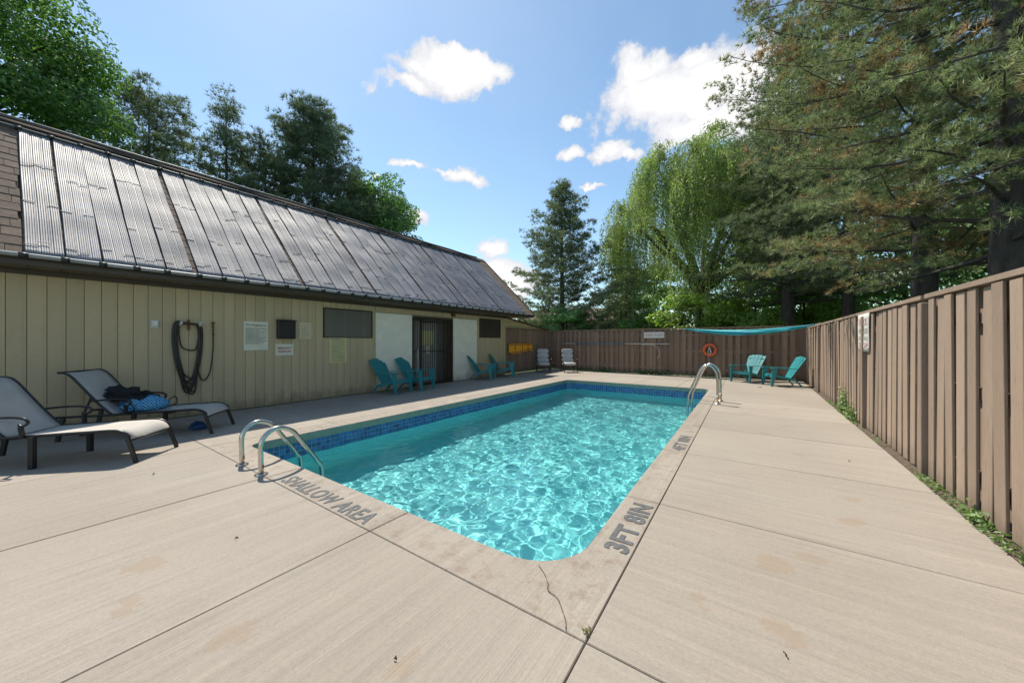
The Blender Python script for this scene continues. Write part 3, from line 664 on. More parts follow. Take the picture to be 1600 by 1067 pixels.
for i in range(NC):
    y = -4 + random.uniform(0, .3)
    while y < .155:
        wd = random.choice((.24, .3, .36, .46)); y2 = min(y + wd, .155)
        if y2 - y > .04:
            mb = MB(); mb.box(-.004 + random.uniform(-.004, .004), CS + .012, .0025, y2 - y - .0025, 0, .011); me_ = mb.mesh('shingle'); me_.materials.append(M_SHINGLE)
            ob = link('shingle', me_, None, roof); ob.matrix_local = Matrix.Translation(rp(i * CS, y, .004 + random.uniform(0, .003))) @ RM @ Matrix.Rotation(R(1.8 + random.uniform(-.4, .5)), 4, 'Y')
        y = y2
rk = MB(); p0, p1 = rp(-.02, 13.53, -.03), rp(SL + .02, 13.53, -.03); rk.bar(p0, p1, .03, .14, NR); rk.build('rake_board', M_FASCIA, roof)
rc_ = MB(); rc_.box(-.09, .09, -4, 13.54, 0, .02, Matrix.Translation(rp(SL, 0, .012)) @ RM); rc_.build('ridge_cap', M_SHINGLE, roof)

# lean-to gable beyond the corner
lt = thing('lean_to_shed', 'low sloping tan shed end rising above the brown fence beside the pool house', 'shed', (-8.8, 12.1, 0))
mb = MB(); mb.add([(-8.76, 12.08, 1.9), (-8.76, 15.2, 1.9), (-8.76, 15.2, 2.02), (-8.76, 12.08, 2.40), (-10.5, 12.08, 1.9), (-10.5, 15.2, 1.9), (-10.5, 15.2, 2.02), (-10.5, 12.08, 2.40)], [(0, 1, 2, 3), (4, 7, 6, 5), (3, 2, 6, 7), (1, 5, 6, 2), (0, 3, 7, 4)])
mb.build('gable_wall', M_TRIM, lt, (8.8, -12.1, 0))
for i in range(3):
    z = 1.93 + i * .155; yend = 12.08 + (2.40 - z - .08) / .38 * 3.12
    if yend > 12.3: mb = MB(); mb.box(-8.755, -8.738, 12.085, yend, z, z + .145, bev=.004); mb.build('siding_board', M_TRIM, lt, (8.8, -12.1, 0))
mb = MB(); mb.bar((-8.70, 12.08, 2.42), (-8.70, 15.75, 1.985), .12, .05); mb.build('sloping_cap', M_FASCIA, lt, (8.8, -12.1, 0))

# solar heater on the roof
sh_ = thing('solar_pool_heater', 'rows of grey ribbed solar heating mats laid over the pool house roof', 'solar heater', (0, 0, 0))
sh_.location = rp(0, 6, .03)
SLoc = sh_.location.copy()
PWD = .335; NRB = 15
def panel_mesh(sd):
    rs = np.random.default_rng(sd); prof = []; st = PWD / NRB
    for i in range(NRB):
        for u, h in ((.06, 0), (.25, .0060), (.55, .007), (.85, .003)): prof.append((i * st + u * st, h))
    prof.append((PWD, 0)); ns = 26; S = np.linspace(-.035, 3.70, ns); V = []; ph = rs.uniform(0, 6, 6)
    br = [rs.uniform(1.0, 1.35), rs.uniform(2.2, 2.6)]
    for s in S:
        for y, h in prof:
            wv = .006 * math.sin(s * 3.1 + ph[0]) + .004 * math.sin(s * 7 + ph[1]) + .003 * math.sin(y * 20 + s * 2 + ph[2])
            e_ = .006 if (y > PWD / 3 and y < PWD / 3 + .02) or (y > 2 * PWD / 3 and y < 2 * PWD / 3 + .02) else 0
            V.append((s, y + .004 * math.sin(s * 1.7 + ph[3]), .022 + h + wv - e_))
    npf = len(prof); F = []
    for i in range(ns - 1):
        for j in range(npf - 1): a = i * npf + j; F.append((a, a + npf, a + npf + 1, a + 1))
    V += [(x, y, 0) for x, y, z in V[:npf]]; b = ns * npf
    for j in range(npf - 1): F.append((b + j, j, j + 1, b + j + 1))
    me = np_mesh('solar_mat', V, F, False); me.materials.append(M_PANEL); return me
pms = [panel_mesh(i) for i in range(4)]
clm = MB(); clm.box(0, .022, -.002, PWD + .002, .030, .041); clme = clm.mesh('strap'); clme.materials.append(M_BLACK)
clw = MB(); clw.box(0, .010, .0, PWD / 3, .033, .040); clwe = clw.mesh('strap'); clwe.materials.append(M_PANEL)
random.seed(21); ycur = .17; k = 0; conns = []
while ycur < 12.75:
    if 8.50 < ycur < 8.86: ycur = 8.86
    ob = link('solar_mat', pms[k % 4], None, sh_); ob.matrix_local = Matrix.Translation(-SLoc) @ Matrix.Translation(rp(0, ycur, .012)) @ RM @ Matrix.Rotation(R(random.uniform(-.25, .25)), 4, 'Z')
    for s in (random.uniform(.9, 1.5), random.uniform(2.2, 2.75), random.uniform(.18, .3)):
        for part in range(3):
            if random.random() < .6:
                q = link('strap', clwe, None, sh_); q.matrix_local = Matrix.Translation(-SLoc) @ Matrix.Translation(rp(s + random.uniform(-.05, .05), ycur + part * PWD / 3, .012)) @ RM
    conns.append(ycur)
    ycur += PWD + (.075 if k % 5 == 4 else .016); k += 1
pp = MB(); pp.tube([rp(3.74, y, .055) - SLoc for y in np.linspace(-3.9, 12.95, 20)], .026, 8); pp.build('header_pipe', M_PIPE, sh_)
pp = MB(); pp.tube([rp(SL - .02, y, .075 + .008 * math.sin(y * 3)) - SLoc for y in np.linspace(-3.9, 12.9, 30)], .036, 8); pp.build('header_pipe', M_PIPE, sh_)
pp = MB(); pp.tube([rp(3.90, y, .045) - SLoc for y in np.linspace(-3.9, 12.9, 20)], .022, 8); pp.build('header_pipe', M_BLACK, sh_)
pp = MB(); pp.tube([rp(-.045, y, .035) - SLoc for y in np.linspace(-3.9, 12.9, 24)], .030, 8); pp.build('header_pipe', M_PIPEW, sh_)
cp = MB(); cp.tube([(0, -.04, 0), (0, .04, 0)], .038, 8); cme = cp.mesh('pipe_coupling'); cme.materials.append(M_BLACK)
cpw = MB(); cpw.tube([(0, -.05, 0), (0, .05, 0)], .040, 8); cmw = cpw.mesh('pipe_coupling'); cmw.materials.append(M_PIPEW)
for y in conns:
    link('pipe_coupling', cme, None, sh_, rp(-.045, y - .012, .033) - SLoc); link('pipe_coupling', cme, None, sh_, rp(3.74, y - .012, .055) - SLoc)
for y in (-.35, -.15): link('pipe_coupling', cmw, None, sh_, rp(-.045, y, .035) - SLoc)

# ------------------------------------------------------------------ fences
def board(wd, z0, z1, th=.02, dent=0):
    mb = MB(); mb.box(-th / 2, th / 2, -wd / 2, wd / 2, z0, z1, bev=.003); return mb
def fence_row(root, p0, p1, side, n, wd, h, m, seed, off=.036, lean=1.0, post_every=12, zb=.03, caps=True, backboards=True):
    """boards alternately in front of and behind the rails; side = unit normal that points to the pool"""
    rs = random.Random(seed); p0 = Vector(p0); p1 = Vector(p1); t = (p1 - p0); L = t.length; t /= L; ang = math.atan2(t.y, t.x) - math.pi / 2
    st = L / n; base = root.location; sd = Vector(side)
    fm = [board(wd * rs.uniform(.95, 1.04), zb, h - .055 - rs.uniform(0, .01)).mesh('board') for _ in range(5)]
    bmx = [board(wd * rs.uniform(.95, 1.04), zb + .05, h - .05).mesh('board') for _ in range(3)]
    for q in fm + bmx: q.materials.append(m)
    for i in range(n):
        c = p0 + t * (st * (i + .5)); 
        o = link('board', rs.choice(fm), None, root, c + sd * (off + rs.uniform(-.003, .005)) - base, (0, 0, ang)); o.rotation_euler = (R(rs.uniform(-.5, .5) * lean), R(rs.uniform(-.3, .3) * lean), ang + R(rs.uniform(-1.2, 1.2)))
        if backboards:
            c2 = p0 + t * (st * (i + 1)); o = link('board', rs.choice(bmx), None, root, c2 - sd * (off + .005) - base, (0, R(rs.uniform(-.3, .3)), ang + R(rs.uniform(-1, 1))))
    a, b = p0 - base, p1 - base
    for z in (.30, h * .52, h - .30):
        mb = MB(); mb.bar(a + Vector((0, 0, z)), b + Vector((0, 0, z)), .038, .085); mb.build('rail', m, root)
    if caps:
        mb = MB(); mb.bar(a + sd * .004 + Vector((0, 0, h - .022)), b + sd * .004 + Vector((0, 0, h - .022)), .125, .042); mb.build('cap_rail', m, root)
def posts(root, pts, h, m, sd, s=.095):
    mb = MB(); mb.box(-s / 2, s / 2, -s / 2, s / 2, -.05, h, bev=.005); me = mb.mesh('post'); me.materials.append(m)
    for p in pts: link('post', me, None, root, Vector(p) + Vector(sd) * .012 - root.location)
rf = thing('board_fence', 'sunlit brown board fence along the right side of the pool deck', 'fence', (1.5, 8, 0))
fence_row(rf, (1.50, 5.50, 0), (1.50, 15.45, 0), (-1, 0, 0), 47, .145, 1.885, M_FENCE, 1, lean=2.2)
fence_row(rf, (1.50, -1.9, 0), (1.50, 5.40, 0), (-1, 0, 0), 36, .142, 1.885, M_FENCE, 2, lean=1.6)
posts(rf, [(1.47, y, 0) for y in (-1.95, .45, 2.9, 5.45, 7.9, 10.3, 12.8, 15.2)], 1.80, M_FENCE, (-1, 0, 0))
ff = thing('board_fence', 'shaded brown board fence across the far end of the pool', 'fence', (-3.6, 15.75, 0))
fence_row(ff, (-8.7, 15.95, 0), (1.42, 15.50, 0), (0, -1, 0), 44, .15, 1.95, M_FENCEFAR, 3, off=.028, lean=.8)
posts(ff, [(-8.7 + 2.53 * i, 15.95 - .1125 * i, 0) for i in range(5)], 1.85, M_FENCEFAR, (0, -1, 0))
bf = thing('board_fence', 'short dark brown board fence between pool house corner and far fence, yellow board on it', 'fence', (-8.72, 14, 0))
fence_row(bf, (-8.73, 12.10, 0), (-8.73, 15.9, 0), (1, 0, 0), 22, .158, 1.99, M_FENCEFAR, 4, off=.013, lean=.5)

# soil strip and weeds at the foot of the right fence
so_ = MB(); rsd = random.Random(2); rows = []
for i in range(90):
    y = -2 + i * .2; rows.append([(1.383, y, -.02), (1.46, y, .0 + rsd.uniform(-.012, .015)), (1.60, y, .008 + rsd.uniform(-.01, .02)), (1.9, y, -.03)])
so_.sheet(rows, .02); tag(so_.build('soil_strip', M_SOIL), kind='structure')

# ------------------------------------------------------------------ plants helpers
def rhombi(C, D, Wv, L, W):
    """leaf blades: C centres, D long direction, Wv across"""
    L = np.asarray(L)[:, None] if np.ndim(L) else L; W = np.asarray(W)[:, None] if np.ndim(W) else W
    V = np.stack([C - D * L * .5, C + Wv * W * .5 - D * L * .05, C + D * L * .5, C - Wv * W * .5 - D * L * .05], 1).reshape(-1, 3)
    F = np.arange(len(C) * 4).reshape(-1, 4); return V, F
def unit(a): return a / np.maximum(np.linalg.norm(a, axis=-1, keepdims=True), 1e-9)
def rand_unit(rs, n): return unit(rs.normal(size=(n, 3)))
def tufts(C, D, rs, blades, L, W, spread=.9):
    """needle tufts: thin triangles fanning out round D"""
    n = len(C); Cb = np.repeat(C, blades, 0); Db = np.repeat(D, blades, 0)
    d = unit(Db + rand_unit(rs, n * blades) * spread); s = unit(np.cross(d, rand_unit(rs, n * blades)))
    Lb = (L * rs.uniform(.75, 1.2, n * blades))[:, None]
    b0 = Cb + d * Lb * .02
    V = np.stack([b0 - s * W * .5, b0 + s * W * .5, Cb + d * Lb], 1).reshape(-1, 3); F = np.arange(len(V)).reshape(-1, 3); return V, F
def wood(root, segs, m, name='trunk'):
    mb = MB()
    for pts, rr, n_ in segs: mb.tube(pts, rr, n_)
    return mb.build(name, m, root)

def pine(label, x, y, h, r, z0, seed, m, nb=80, trunk=.2, L=.16, W=.012, blades=10, profile='cone', step=.17, lo=-8, hi=45, side=None, dens=1.0, twigl=.55, group='pine trees around the pool yard', spread=.9, zmax=99, name='pine_tree', ntw=2, tpp=9, pr_=None):
    rs = np.random.default_rng(seed); root = thing(name, label, 'tree', (x, y, 0), 0, group)
    segs = [([(0, 0, -.1), (.02, 0, h * .3), (-.03, .03, h * .6), (0, 0, h)], [trunk, trunk * .8, trunk * .45, .02], 10)]
    C = []; D = []
    for i in range(nb):
        u = ((i + rs.uniform(0, 1)) / nb); zz = z0 + (h * .985 - z0) * u
        if zz > zmax: continue
        if profile == 'cone': ln = r * (1 - u) ** .72 + .12
        elif profile == 'round': ln = r * (max(0.02, math.sin(math.pi * (u * .80 + .17)))) ** .6
        elif profile == 'sparse': ln = r * rs.uniform(.35, 1) * (1 - .72 * u)
        else: ln = r
        ln *= rs.uniform(.68, 1.12); az = i * 2.39996 + rs.uniform(-.3, .3)
        if side and rs.random() < side[1]: az = side[0] + rs.normal() * .7
        el = R(lo + (hi - lo) * u ** 1.2 + rs.uniform(-8, 8)); dv = np.array([math.cos(az) * math.cos(el), math.sin(az) * math.cos(el), math.sin(el)])
        p = np.array([0, 0, zz]); pts = [p.copy()]; n_ = max(3, int(ln / .35)); cur = dv.copy()
        for k in range(n_):
            cur = unit(cur + np.array([0, 0, .05]) + rs.normal(size=3) * .07); p = p + cur * ln / n_; pts.append(p.copy())
        segs.append((pts, [max(.006, trunk * .19 * (1 - u * .6) * (1 - q / len(pts)) ) for q in range(len(pts))], 5))
        pts = np.array(pts); s = .25 * ln; pr = pr_ or twigl * .5
        while s < ln * 1.02:
            f = min(s / ln, .999) * n_; k = min(int(f), n_ - 1); q = pts[k] + (pts[k + 1] - pts[k]) * (f - k); ax = unit(pts[k + 1] - pts[k]); sdv = unit(np.cross(ax, np.array([0, 0, 1])))
            for q_ in range(ntw):
                if rs.random() > dens: continue
                wmax = twigl * (1.15 - .6 * s / ln) * min(1, ln / 1.8 + .2); c = q + sdv * rs.uniform(-1, 1) * wmax + ax * rs.normal() * .12 + np.array([0, 0, rs.uniform(-.12, .22)]) * twigl
                nt_ = int(tpp * rs.uniform(.6, 1.3)); dd = rand_unit(rs, nt_); dd[:, 2] = np.abs(dd[:, 2]) * .9 - .15; rr = rs.uniform(.2, 1, nt_)[:, None] ** .6
                C.extend(c + dd * rr * pr * np.array([1.2, 1.2, .75])); D.extend(unit(dd + ax * .35 + np.array([0, 0, .45]) + rs.normal(size=(nt_, 3)) * .2))
            s += step * rs.uniform(.7, 1.3)
        C.append(pts[-1]); D.append(cur)
    C = np.array(C); D = np.array(D)
    V, F = tufts(C, D, rs, blades, L, W, spread)
    wood(root, segs, M_BARK); link('crown', np_mesh('crown', V, F), m, root); return root, len(F)

def broadleaf(label, x, y, zc, rad, seed, m, nclump=60, per=450, L=.16, W=.09, trunk=.22, group='leafy trees behind the pool yard', name='broadleaf_tree', cr=.28, lobes=None, bark=None, cat='tree', flat=.0):
    rs = np.random.default_rng(seed); root = thing(name, label, cat, (x, y, 0), 0, group); rad = np.array(rad, float)
    lobes = lobes or [(0, 0, 0, 1.0)]; cs = []
    for i in range(nclump):
        lb = lobes[i % len(lobes)]; d = rand_unit(rs, 1)[0]; rr = rs.uniform(.45, 1) ** .5
        cs.append((np.array(lb[:3]) * rad + d * rad * lb[3] * rr + np.array([0, 0, zc]), rs.uniform(.75, 1.25) * cr * float(rad.mean()) * (.6 + .4 * lb[3])))
    C = []; Nn = []
    for c, r_ in cs:
        n_ = int(per * (r_ / (cr * rad.mean())) ** 2); d = rand_unit(rs, n_); q = rs.uniform(.35, 1, n_) ** .5
        pts = c + d * (q * r_)[:, None] * np.array([1.25, 1.25, .58]); C.append(pts); Nn.append(unit(d + np.array([0, 0, .45])))
    C = np.concatenate(C); Nn = np.concatenate(Nn); k = C[:, 2] > .05; C = C[k]; Nn = Nn[k]; n_ = len(C)
    nn = unit(Nn + rand_unit(rs, n_) * .7); D = unit(np.cross(nn, rand_unit(rs, n_))); D = unit(D + np.array([0, 0, -.25])); Wv = unit(np.cross(nn, D))
    V, F = rhombi(C, D, Wv, L * rs.uniform(.7, 1.25, n_), W * rs.uniform(.7, 1.25, n_))
    segs = []; zt = zc - rad[2] * .1
    segs.append(([(0, 0, -.1), (.05, 0, zt * .5), (0, .05, zt), (0, 0, zc + rad[2] * .5)], [trunk, trunk * .8, trunk * .55, .04], 8))
    for c, r_ in cs[::3]:
        z_s = max(.3, min(zt, c[2] - .3 * rad[2])); segs.append(([(0, 0, z_s), tuple(c * np.array([.5, .5, 1]) - np.array([0, 0, (c[2] - z_s) * .45])), tuple(c)], [trunk * .35, trunk * .2, .015], 5))
    wood(root, segs, bark or M_BARK2); link('crown', np_mesh('crown', V, F), m, root); return root, len(F) * 2

L_MAPLE = leaf_mat('maple leaves', (.065, .15, .025), (.11, .21, .045), .42)
L_MAPLED = leaf_mat('dark maple leaves', (.055, .135, .022), (.11, .21, .035), .42)
L_LIME = leaf_mat('lime green leaves', (.15, .26, .025), (.20, .31, .045), .45)
L_MID = leaf_mat('mid green leaves', (.085, .17, .035), (.13, .23, .05), .42)
L_WILLOW = leaf_mat('willow leaves', (.155, .225, .045), (.235, .30, .09), .45)
L_PINE = leaf_mat('pine needles', (.085, .12, .052), (.14, .175, .085), .28, clump=1.3)
L_PINED = leaf_mat('dark pine needles', (.075, .11, .055), (.12, .16, .085), .25, clump=.8)
L_PINER = leaf_mat('browning pine needles', (.10, .145, .055), (.195, .235, .10), .36, rust=(.34, .20, .09), clump=3.4)
L_WEED = leaf_mat('weed leaves', (.05, .10, .02), (.13, .20, .045), .3, clump=5)
L_CEDAR = leaf_mat('cedar sprays', (.06, .17, .05), (.12, .26, .08), .4, clump=2)

TR = 0
def acc_(r):
    global TR; TR += r[1]; return r[0]
# behind the pool house
acc_(broadleaf('huge rounded maple rising behind the left end of the pool house roof', -24.6, -1.0, 11.2, (3.5, 3.5, 6.4), 1, L_MAPLED, nclump=130, per=640, L=.16, W=.10, trunk=.35, cr=.25))
acc_(pine('bushy pine just right of the huge maple', -27.6, 4.6, 14.8, 3.9, 5, 2, L_PINE, nb=64, L=.24, W=.024, blades=9, profile='round', step=.42, twigl=.85, hi=50, ntw=2, tpp=15, pr_=.36))
acc_(pine('open branched pine with gaps of sky, between the maple and the tall dark pine', -25.0, 7.3, 15.0, 4.4, 5, 3, L_PINE, nb=50, L=.24, W=.024, blades=9, profile='sparse', step=.42, twigl=.85, hi=55, ntw=2, tpp=15, pr_=.36))
acc_(pine('tallest dark dense pine behind the middle of the pool house roof', -22.6, 11.0, 15.6, 3.6, 5.0, 4, L_PINED, nb=105, L=.25, W=.026, blades=9, profile='round', step=.42, twigl=1.0, hi=50, ntw=2, tpp=16, pr_=.36))
acc_(pine('low dark pine between the open pine and the tallest pine', -24.0, 8.9, 12.4, 3.2, 4.5, 14, L_PINED, nb=60, L=.24, W=.026, blades=9, profile='round', step=.44, twigl=.9, hi=45, ntw=2, tpp=15, pr_=.36))
acc_(pine('low dark pine at the right foot of the tallest pine', -21.6, 13.4, 11.6, 2.7, 4.5, 15, L_PINED, nb=55, L=.24, W=.026, blades=9, profile='round', step=.44, twigl=.9, hi=45, ntw=2, tpp=15, pr_=.36))
acc_(broadleaf('round green leafy tree behind the roof, right of the dark pines', -22.2, 15.2, 9.3, (2.6, 2.6, 4.3), 5, L_MAPLE, nclump=64, per=420, L=.2, W=.13, trunk=.25, cr=.30))
# central conical pine
acc_(pine('free standing conical pine behind the far left fence corner', -10.4, 20.8, 11.7, 5.1, .8, 6, L_PINE, nb=150, L=.2, W=.021, blades=9, step=.32, twigl=.8, lo=-4, hi=52, dens=.85, ntw=2, tpp=11, pr_=.24))
acc_(pine('dark pine half hidden behind the left edge of the willow', -7.6, 25.5, 7.6, 2.9, .8, 16, L_PINED, nb=70, L=.24, W=.028, blades=8, step=.36, twigl=.8, ntw=3, tpp=7))
# willow
def willow(label, x, y, h, r, seed, strands=1500, zlow=1.2, nlobe=30):
    rs = np.random.default_rng(seed); root = thing('willow_tree', label, 'tree', (x, y, 0)); segs = []
    segs.append(([(0, 0, -.1), (.1, 0, 2.5), (.3, .1, h * .42)], [.42, .34, .28], 10)); limbs = []
    for i in range(16):
        az = i * 2.4 + rs.uniform(-.3, .3); rr = r * rs.uniform(.35, .85); top = h * rs.uniform(.50, .80) * (1 - .20 * (rr / r) ** 2)
        p = [np.array([.2, .05, h * rs.uniform(.25, .42)]), np.array([math.cos(az) * rr * .45, math.sin(az) * rr * .45, top * .78]), np.array([math.cos(az) * rr * .8, math.sin(az) * rr * .8, top * .97]), np.array([math.cos(az) * rr, math.sin(az) * rr, top])]
        q = [np.array(v) for v in smooth_path(p, 4)]; segs.append((q, list(np.linspace(.17, .03, len(q))), 6)); limbs.append(q)
    C = []; D = []
    # fountains of twigs: each lobe arches up and out before its strands fall
    lobes = [(0, 0, h * .93, 1.2)]
    for i in range(nlobe):
        a = i * 2.39996 + rs.uniform(-.4, .4); q = rs.uniform(.12, 1) ** .6; rr = q * (r - 1.3); zt = h * (.95 - .30 * q ** 2.6) * rs.uniform(.84, 1.0)
        lobes.append((math.cos(a) * rr, math.sin(a) * rr, zt, rs.uniform(.8, 1.5)))
    wts = np.array([l_[3] for l_ in lobes]); wts /= wts.sum()
    for i in range(strands):
        cx, cy, top, lr = lobes[rs.choice(len(lobes), p=wts)]; oa = math.atan2(cy, cx); az = oa + rs.normal() * 1.25; rho = lr * rs.uniform(.15, 1.25)
        full = max(.8, (top - zlow)); ln = rs.uniform(.9, 2.4) if rs.random() < .42 else rs.uniform(.45, 1.0) * full * (.65 + .35 * math.sin(oa * 3 + cx)); ln = min(ln + rho, full + rho); n_ = int(ln / .085) + 4; t = np.arange(n_) * .085
        ho = rho * (1 - np.exp(-t * 1.3 / max(rho, .3))); vz = .42 * rho * (1 - np.exp(-t * 3)) - np.maximum(0, t - .35 * rho) + .25 * rho * np.exp(-t * 2)
        P_ = np.stack([cx + np.cos(az) * ho + .05 * np.sin(t * 2 + i), cy + np.sin(az) * ho + .05 * np.cos(t * 1.7 + i), top + vz], 1) + rs.normal(size=(n_, 3)) * .045
        C.append(P_); dd = rand_unit(rs, n_) * .7 + np.array([0, 0, -.75]); D.append(unit(dd))
    C = np.concatenate(C); D = np.concatenate(D); k = C[:, 2] > .3; C = C[k]; D = D[k]; n_ = len(C); Wv = unit(np.cross(D, rand_unit(rs, n_)))
    V, F = rhombi(C, D, Wv, .17 * rs.uniform(.7, 1.3, n_), .042 * rs.uniform(.7, 1.3, n_)); wood(root, segs, M_BARK2); link('crown', np_mesh('crown', V, F), L_WILLOW, root); return root, len(F) * 2
acc_(willow('big weeping willow hanging over the far fence', -2.6, 22.6, 13.3, 5.9, 8, 3300, .5, 38))
acc_(willow('taller weeping willow seen in part behind the big right pines', 2.6, 26.0, 17.2, 4.4, 9, 900, 3))
# big pines on the right
acc_(pine('biggest near pine with the thick trunk right behind the right fence', 2.95, 8.05, 13.5, 3.0, 2.6, 21, L_PINER, nb=108, trunk=.23, L=.115, W=.0095, blades=17, step=.20, twigl=.62, profile='round', lo=-10, hi=40, zmax=9.3, spread=1.15, ntw=3, tpp=6, pr_=.13))
acc_(pine('second big pine behind the right fence, left of the thickest trunk', 2.75, 10.4, 14.5, 3.6, 2.8, 22, L_PINER, nb=115, trunk=.21, L=.13, W=.0120, blades=15, step=.21, twigl=.74, profile='round', lo=-10, hi=40, zmax=11.5, ntw=3, tpp=6, pr_=.15, spread=1.1))
acc_(pine('dark pine with the slim trunk above the fence sign', 2.7, 17.0, 15.0, 3.9, 3.2, 23, L_PINE, nb=100, trunk=.20, L=.18, W=.016, blades=11, step=.30, twigl=.85, profile='round', lo=-10, hi=45, ntw=3, tpp=6, pr_=.17))
acc_(pine('pine with the pointed tip standing behind the far right corner', 1.1, 18.4, 14.4, 3.6, 3.0, 24, L_PINE, nb=110, trunk=.27, L=.18, W=.016, blades=11, step=.30, twigl=.85, profile='cone', lo=-8, hi=58, ntw=3, tpp=6, pr_=.17))
acc_(pine('near pine at the right edge of the picture', 3.5, 5.6, 12.5, 2.7, 3.4, 25, L_PINER, nb=75, trunk=.2, L=.095, W=.0085, blades=18, step=.22, twigl=.6, profile='round', lo=-10, hi=38, zmax=8.5, ntw=3, tpp=5, pr_=.11, spread=1.1))
# undergrowth and trees beyond the fences
und = [(-2.2, 19.0, 2.2, (1.7, 1.2, 1.6), L_LIME), (.0, 19.3, 2.3, (1.7, 1.2, 1.6), L_LIME), (-4.4, 20.0, 2.2, (1.5, 1.2, 1.6), L_MID), (1.8, 20.5, 2.6, (1.6, 1.2, 1.8), L_LIME), (-1.0, 24.5, 3.4, (3.2, 1.8, 2.8), L_MID), (3.4, 23.5, 3.2, (2.6, 1.6, 2.6), L_MID)]
labs = ['bright lime green bush straight above the orange life ring', 'bright green bush just above the turquoise cloth', 'mid green bush under the left curtains of the willow', 'light green bush behind the far right fence corner', 'broad mid green shrub mass behind the willow trunk', 'tall mid green shrub seen between the right pine trunks']
for i, (x, y, z, rd, mt) in enumerate(und): acc_(broadleaf(labs[i], x, y, z, rd, 40 + i, mt, nclump=22, per=330, L=.16, W=.10, trunk=.06, group='bushes beyond the far fence', name='bush', cat='bush', cr=.42))
acc_(broadleaf('feathery bright cedar bush right of the shingled roof corner', -9.0, 18.6, 1.75, (1.15, 1.0, 1.65), 60, L_CEDAR, nclump=24, per=420, L=.17, W=.045, trunk=.06, group='bushes beyond the far fence', name='cedar_bush', cat='bush', cr=.36))
far = [(-7.0, 31, 4.0, (3.0, 2, 3.8), L_MAPLED, 'dark leafy tree left of the willow'), (6.5, 27, 4.5, (4.2, 3, 4.2), L_MID, 'leafy tree far behind the dark slim trunk pine'), (9.5, 20.5, 4.2, (3.8, 3, 4.2), L_MAPLE, 'leafy tree behind the second big pine'), (10, 14.5, 4.2, (3.6, 3, 4.2), L_MID, 'light leafy tree seen between the two big trunks'), (10, 9.5, 4.4, (3.6, 3, 4.4), L_MAPLE, 'leafy tree behind the right edge pine'), (2.0, 33, 5.2, (5, 3, 5), L_MAPLE, 'distant leafy tree behind both willows')]
for i, (x, y, z, rd, mt, lb) in enumerate(far): acc_(broadleaf(lb, x, y, z, rd, 70 + i, mt, nclump=36, per=380, L=.26, W=.17, trunk=.2, cr=.34))
print('foliage tris', TR)

# neighbour's house beyond the far fence
nh = thing('neighbour_house', 'beige house with pinkish roof glimpsed behind the conical pine', 'house', (-14.5, 32.5, 0), R(28))
mb = MB(); mb.box(-5, 5, -3, 3, 0, 3.4); mb.build('wall', M_HOUSEW, nh)
mb = MB(); mb.add([(-5.6, -3.6, 3.3), (5.6, -3.6, 3.3), (5.6, 3.6, 3.3), (-5.6, 3.6, 3.3), (-3.5, 0, 4.7), (3.5, 0, 4.7)], [(0, 1, 5, 4), (1, 2, 5), (2, 3, 4, 5), (3, 0, 4), (3, 2, 1, 0)]); mb.build('roof', M_HOUSER, nh)
for x in (-3.2, 0, 3.0):
    mb = MB(); mb.box(x - .55, x + .55, -3.05, -3.0, 1.1, 2.4, bev=.01); f_ = mb.build('window', M_WHITE, nh); mb = MB(); mb.box(x - .48, x + .48, -3.06, -3.045, 1.17, 2.33); mb.build('pane', M_GLASSD, f_)

# ------------------------------------------------------------------ things on the house wall
XW = WX + .006
def wall_sign(name, label, ya, yb, za, zb, m, cat='sign', loc_x=XW, border=None):
    t = thing(name, label, cat, (loc_x, (ya + yb) / 2, (za + zb) / 2)); mb = MB(); w_, h_ = (yb - ya) / 2, (zb - za) / 2; mb.box(0, .008, -w_, w_, -h_, h_, bev=.0015); mb.build('panel', m, t); return t, w_, h_
def sign_text(t, s, size, y, z, m, bold=.0, x=.0105, sx=1.0, rot=(R(90), 0, R(90)), maxw=None):
    me = text_mesh(s, size, bold, .0, sx)
    if maxw:
        xs = [v.co.x for v in me.vertices]; wd = max(xs) - min(xs)
        if wd > maxw: me.transform(Matrix.Diagonal((maxw / wd, 1, 1, 1)))
    return link('lettering', me, m, t, (x, y, z), rot)
def lines(t, y0, y1, z0, z1, n, m, seed, th=.006, x=.0100):
    rs = random.Random(seed); mb = MB()
    for i in range(n):
        z = z1 - (z1 - z0) * i / (n - 1); y = y0; ye = y1 - rs.choice((0, 0, .1, .35)) * (y1 - y0)
        while y < ye:
            L = rs.uniform(.012, .045); e = min(y + L, ye); mb.box(x - .0015, x, y, e, z - th / 2, z + th / 2); y = e + .009
    o = mb.build('small_print', m, t); return o
t, a, b = wall_sign('regulations_sign', 'large white pool regulations sign left of the black box', 2.83, 3.27, 1.215, 1.82, M_PAPERW)
sign_text(t, 'Pool Regulations', .062, 0, b - .075, M_INK, .001, maxw=a * 1.7); lines(t, -a + .03, a - .03, -b + .14, b - .14, 15, M_INK, 1, .010)
t, a, b = wall_sign('telephone_sign', 'small white sign with red lettering under the black box', 3.415, 3.78, 1.09, 1.342, M_PAPERW)
sign_text(t, 'EMERGENCY', .062, 0, .035, M_RED, .0015, maxw=a * 1.6); sign_text(t, 'TELEPHONE', .062, 0, -.042, M_RED, .0015, maxw=a * 1.55)
t, a, b = wall_sign('notice_sign', 'small cream notice with faded red heading right of the black box', 3.905, 4.175, 1.46, 1.843, M_PAPERC)
sign_text(t, 'CAUTION', .05, 0, b - .075, M_REDF, .001, maxw=a * 1.4); lines(t, -a * .6, a * .6, b - .14, b - .125, 2, M_REDF, 5, .012); lines(t, -a + .05, a - .04, -b + .05, .01, 5, M_INK, 6, .007)
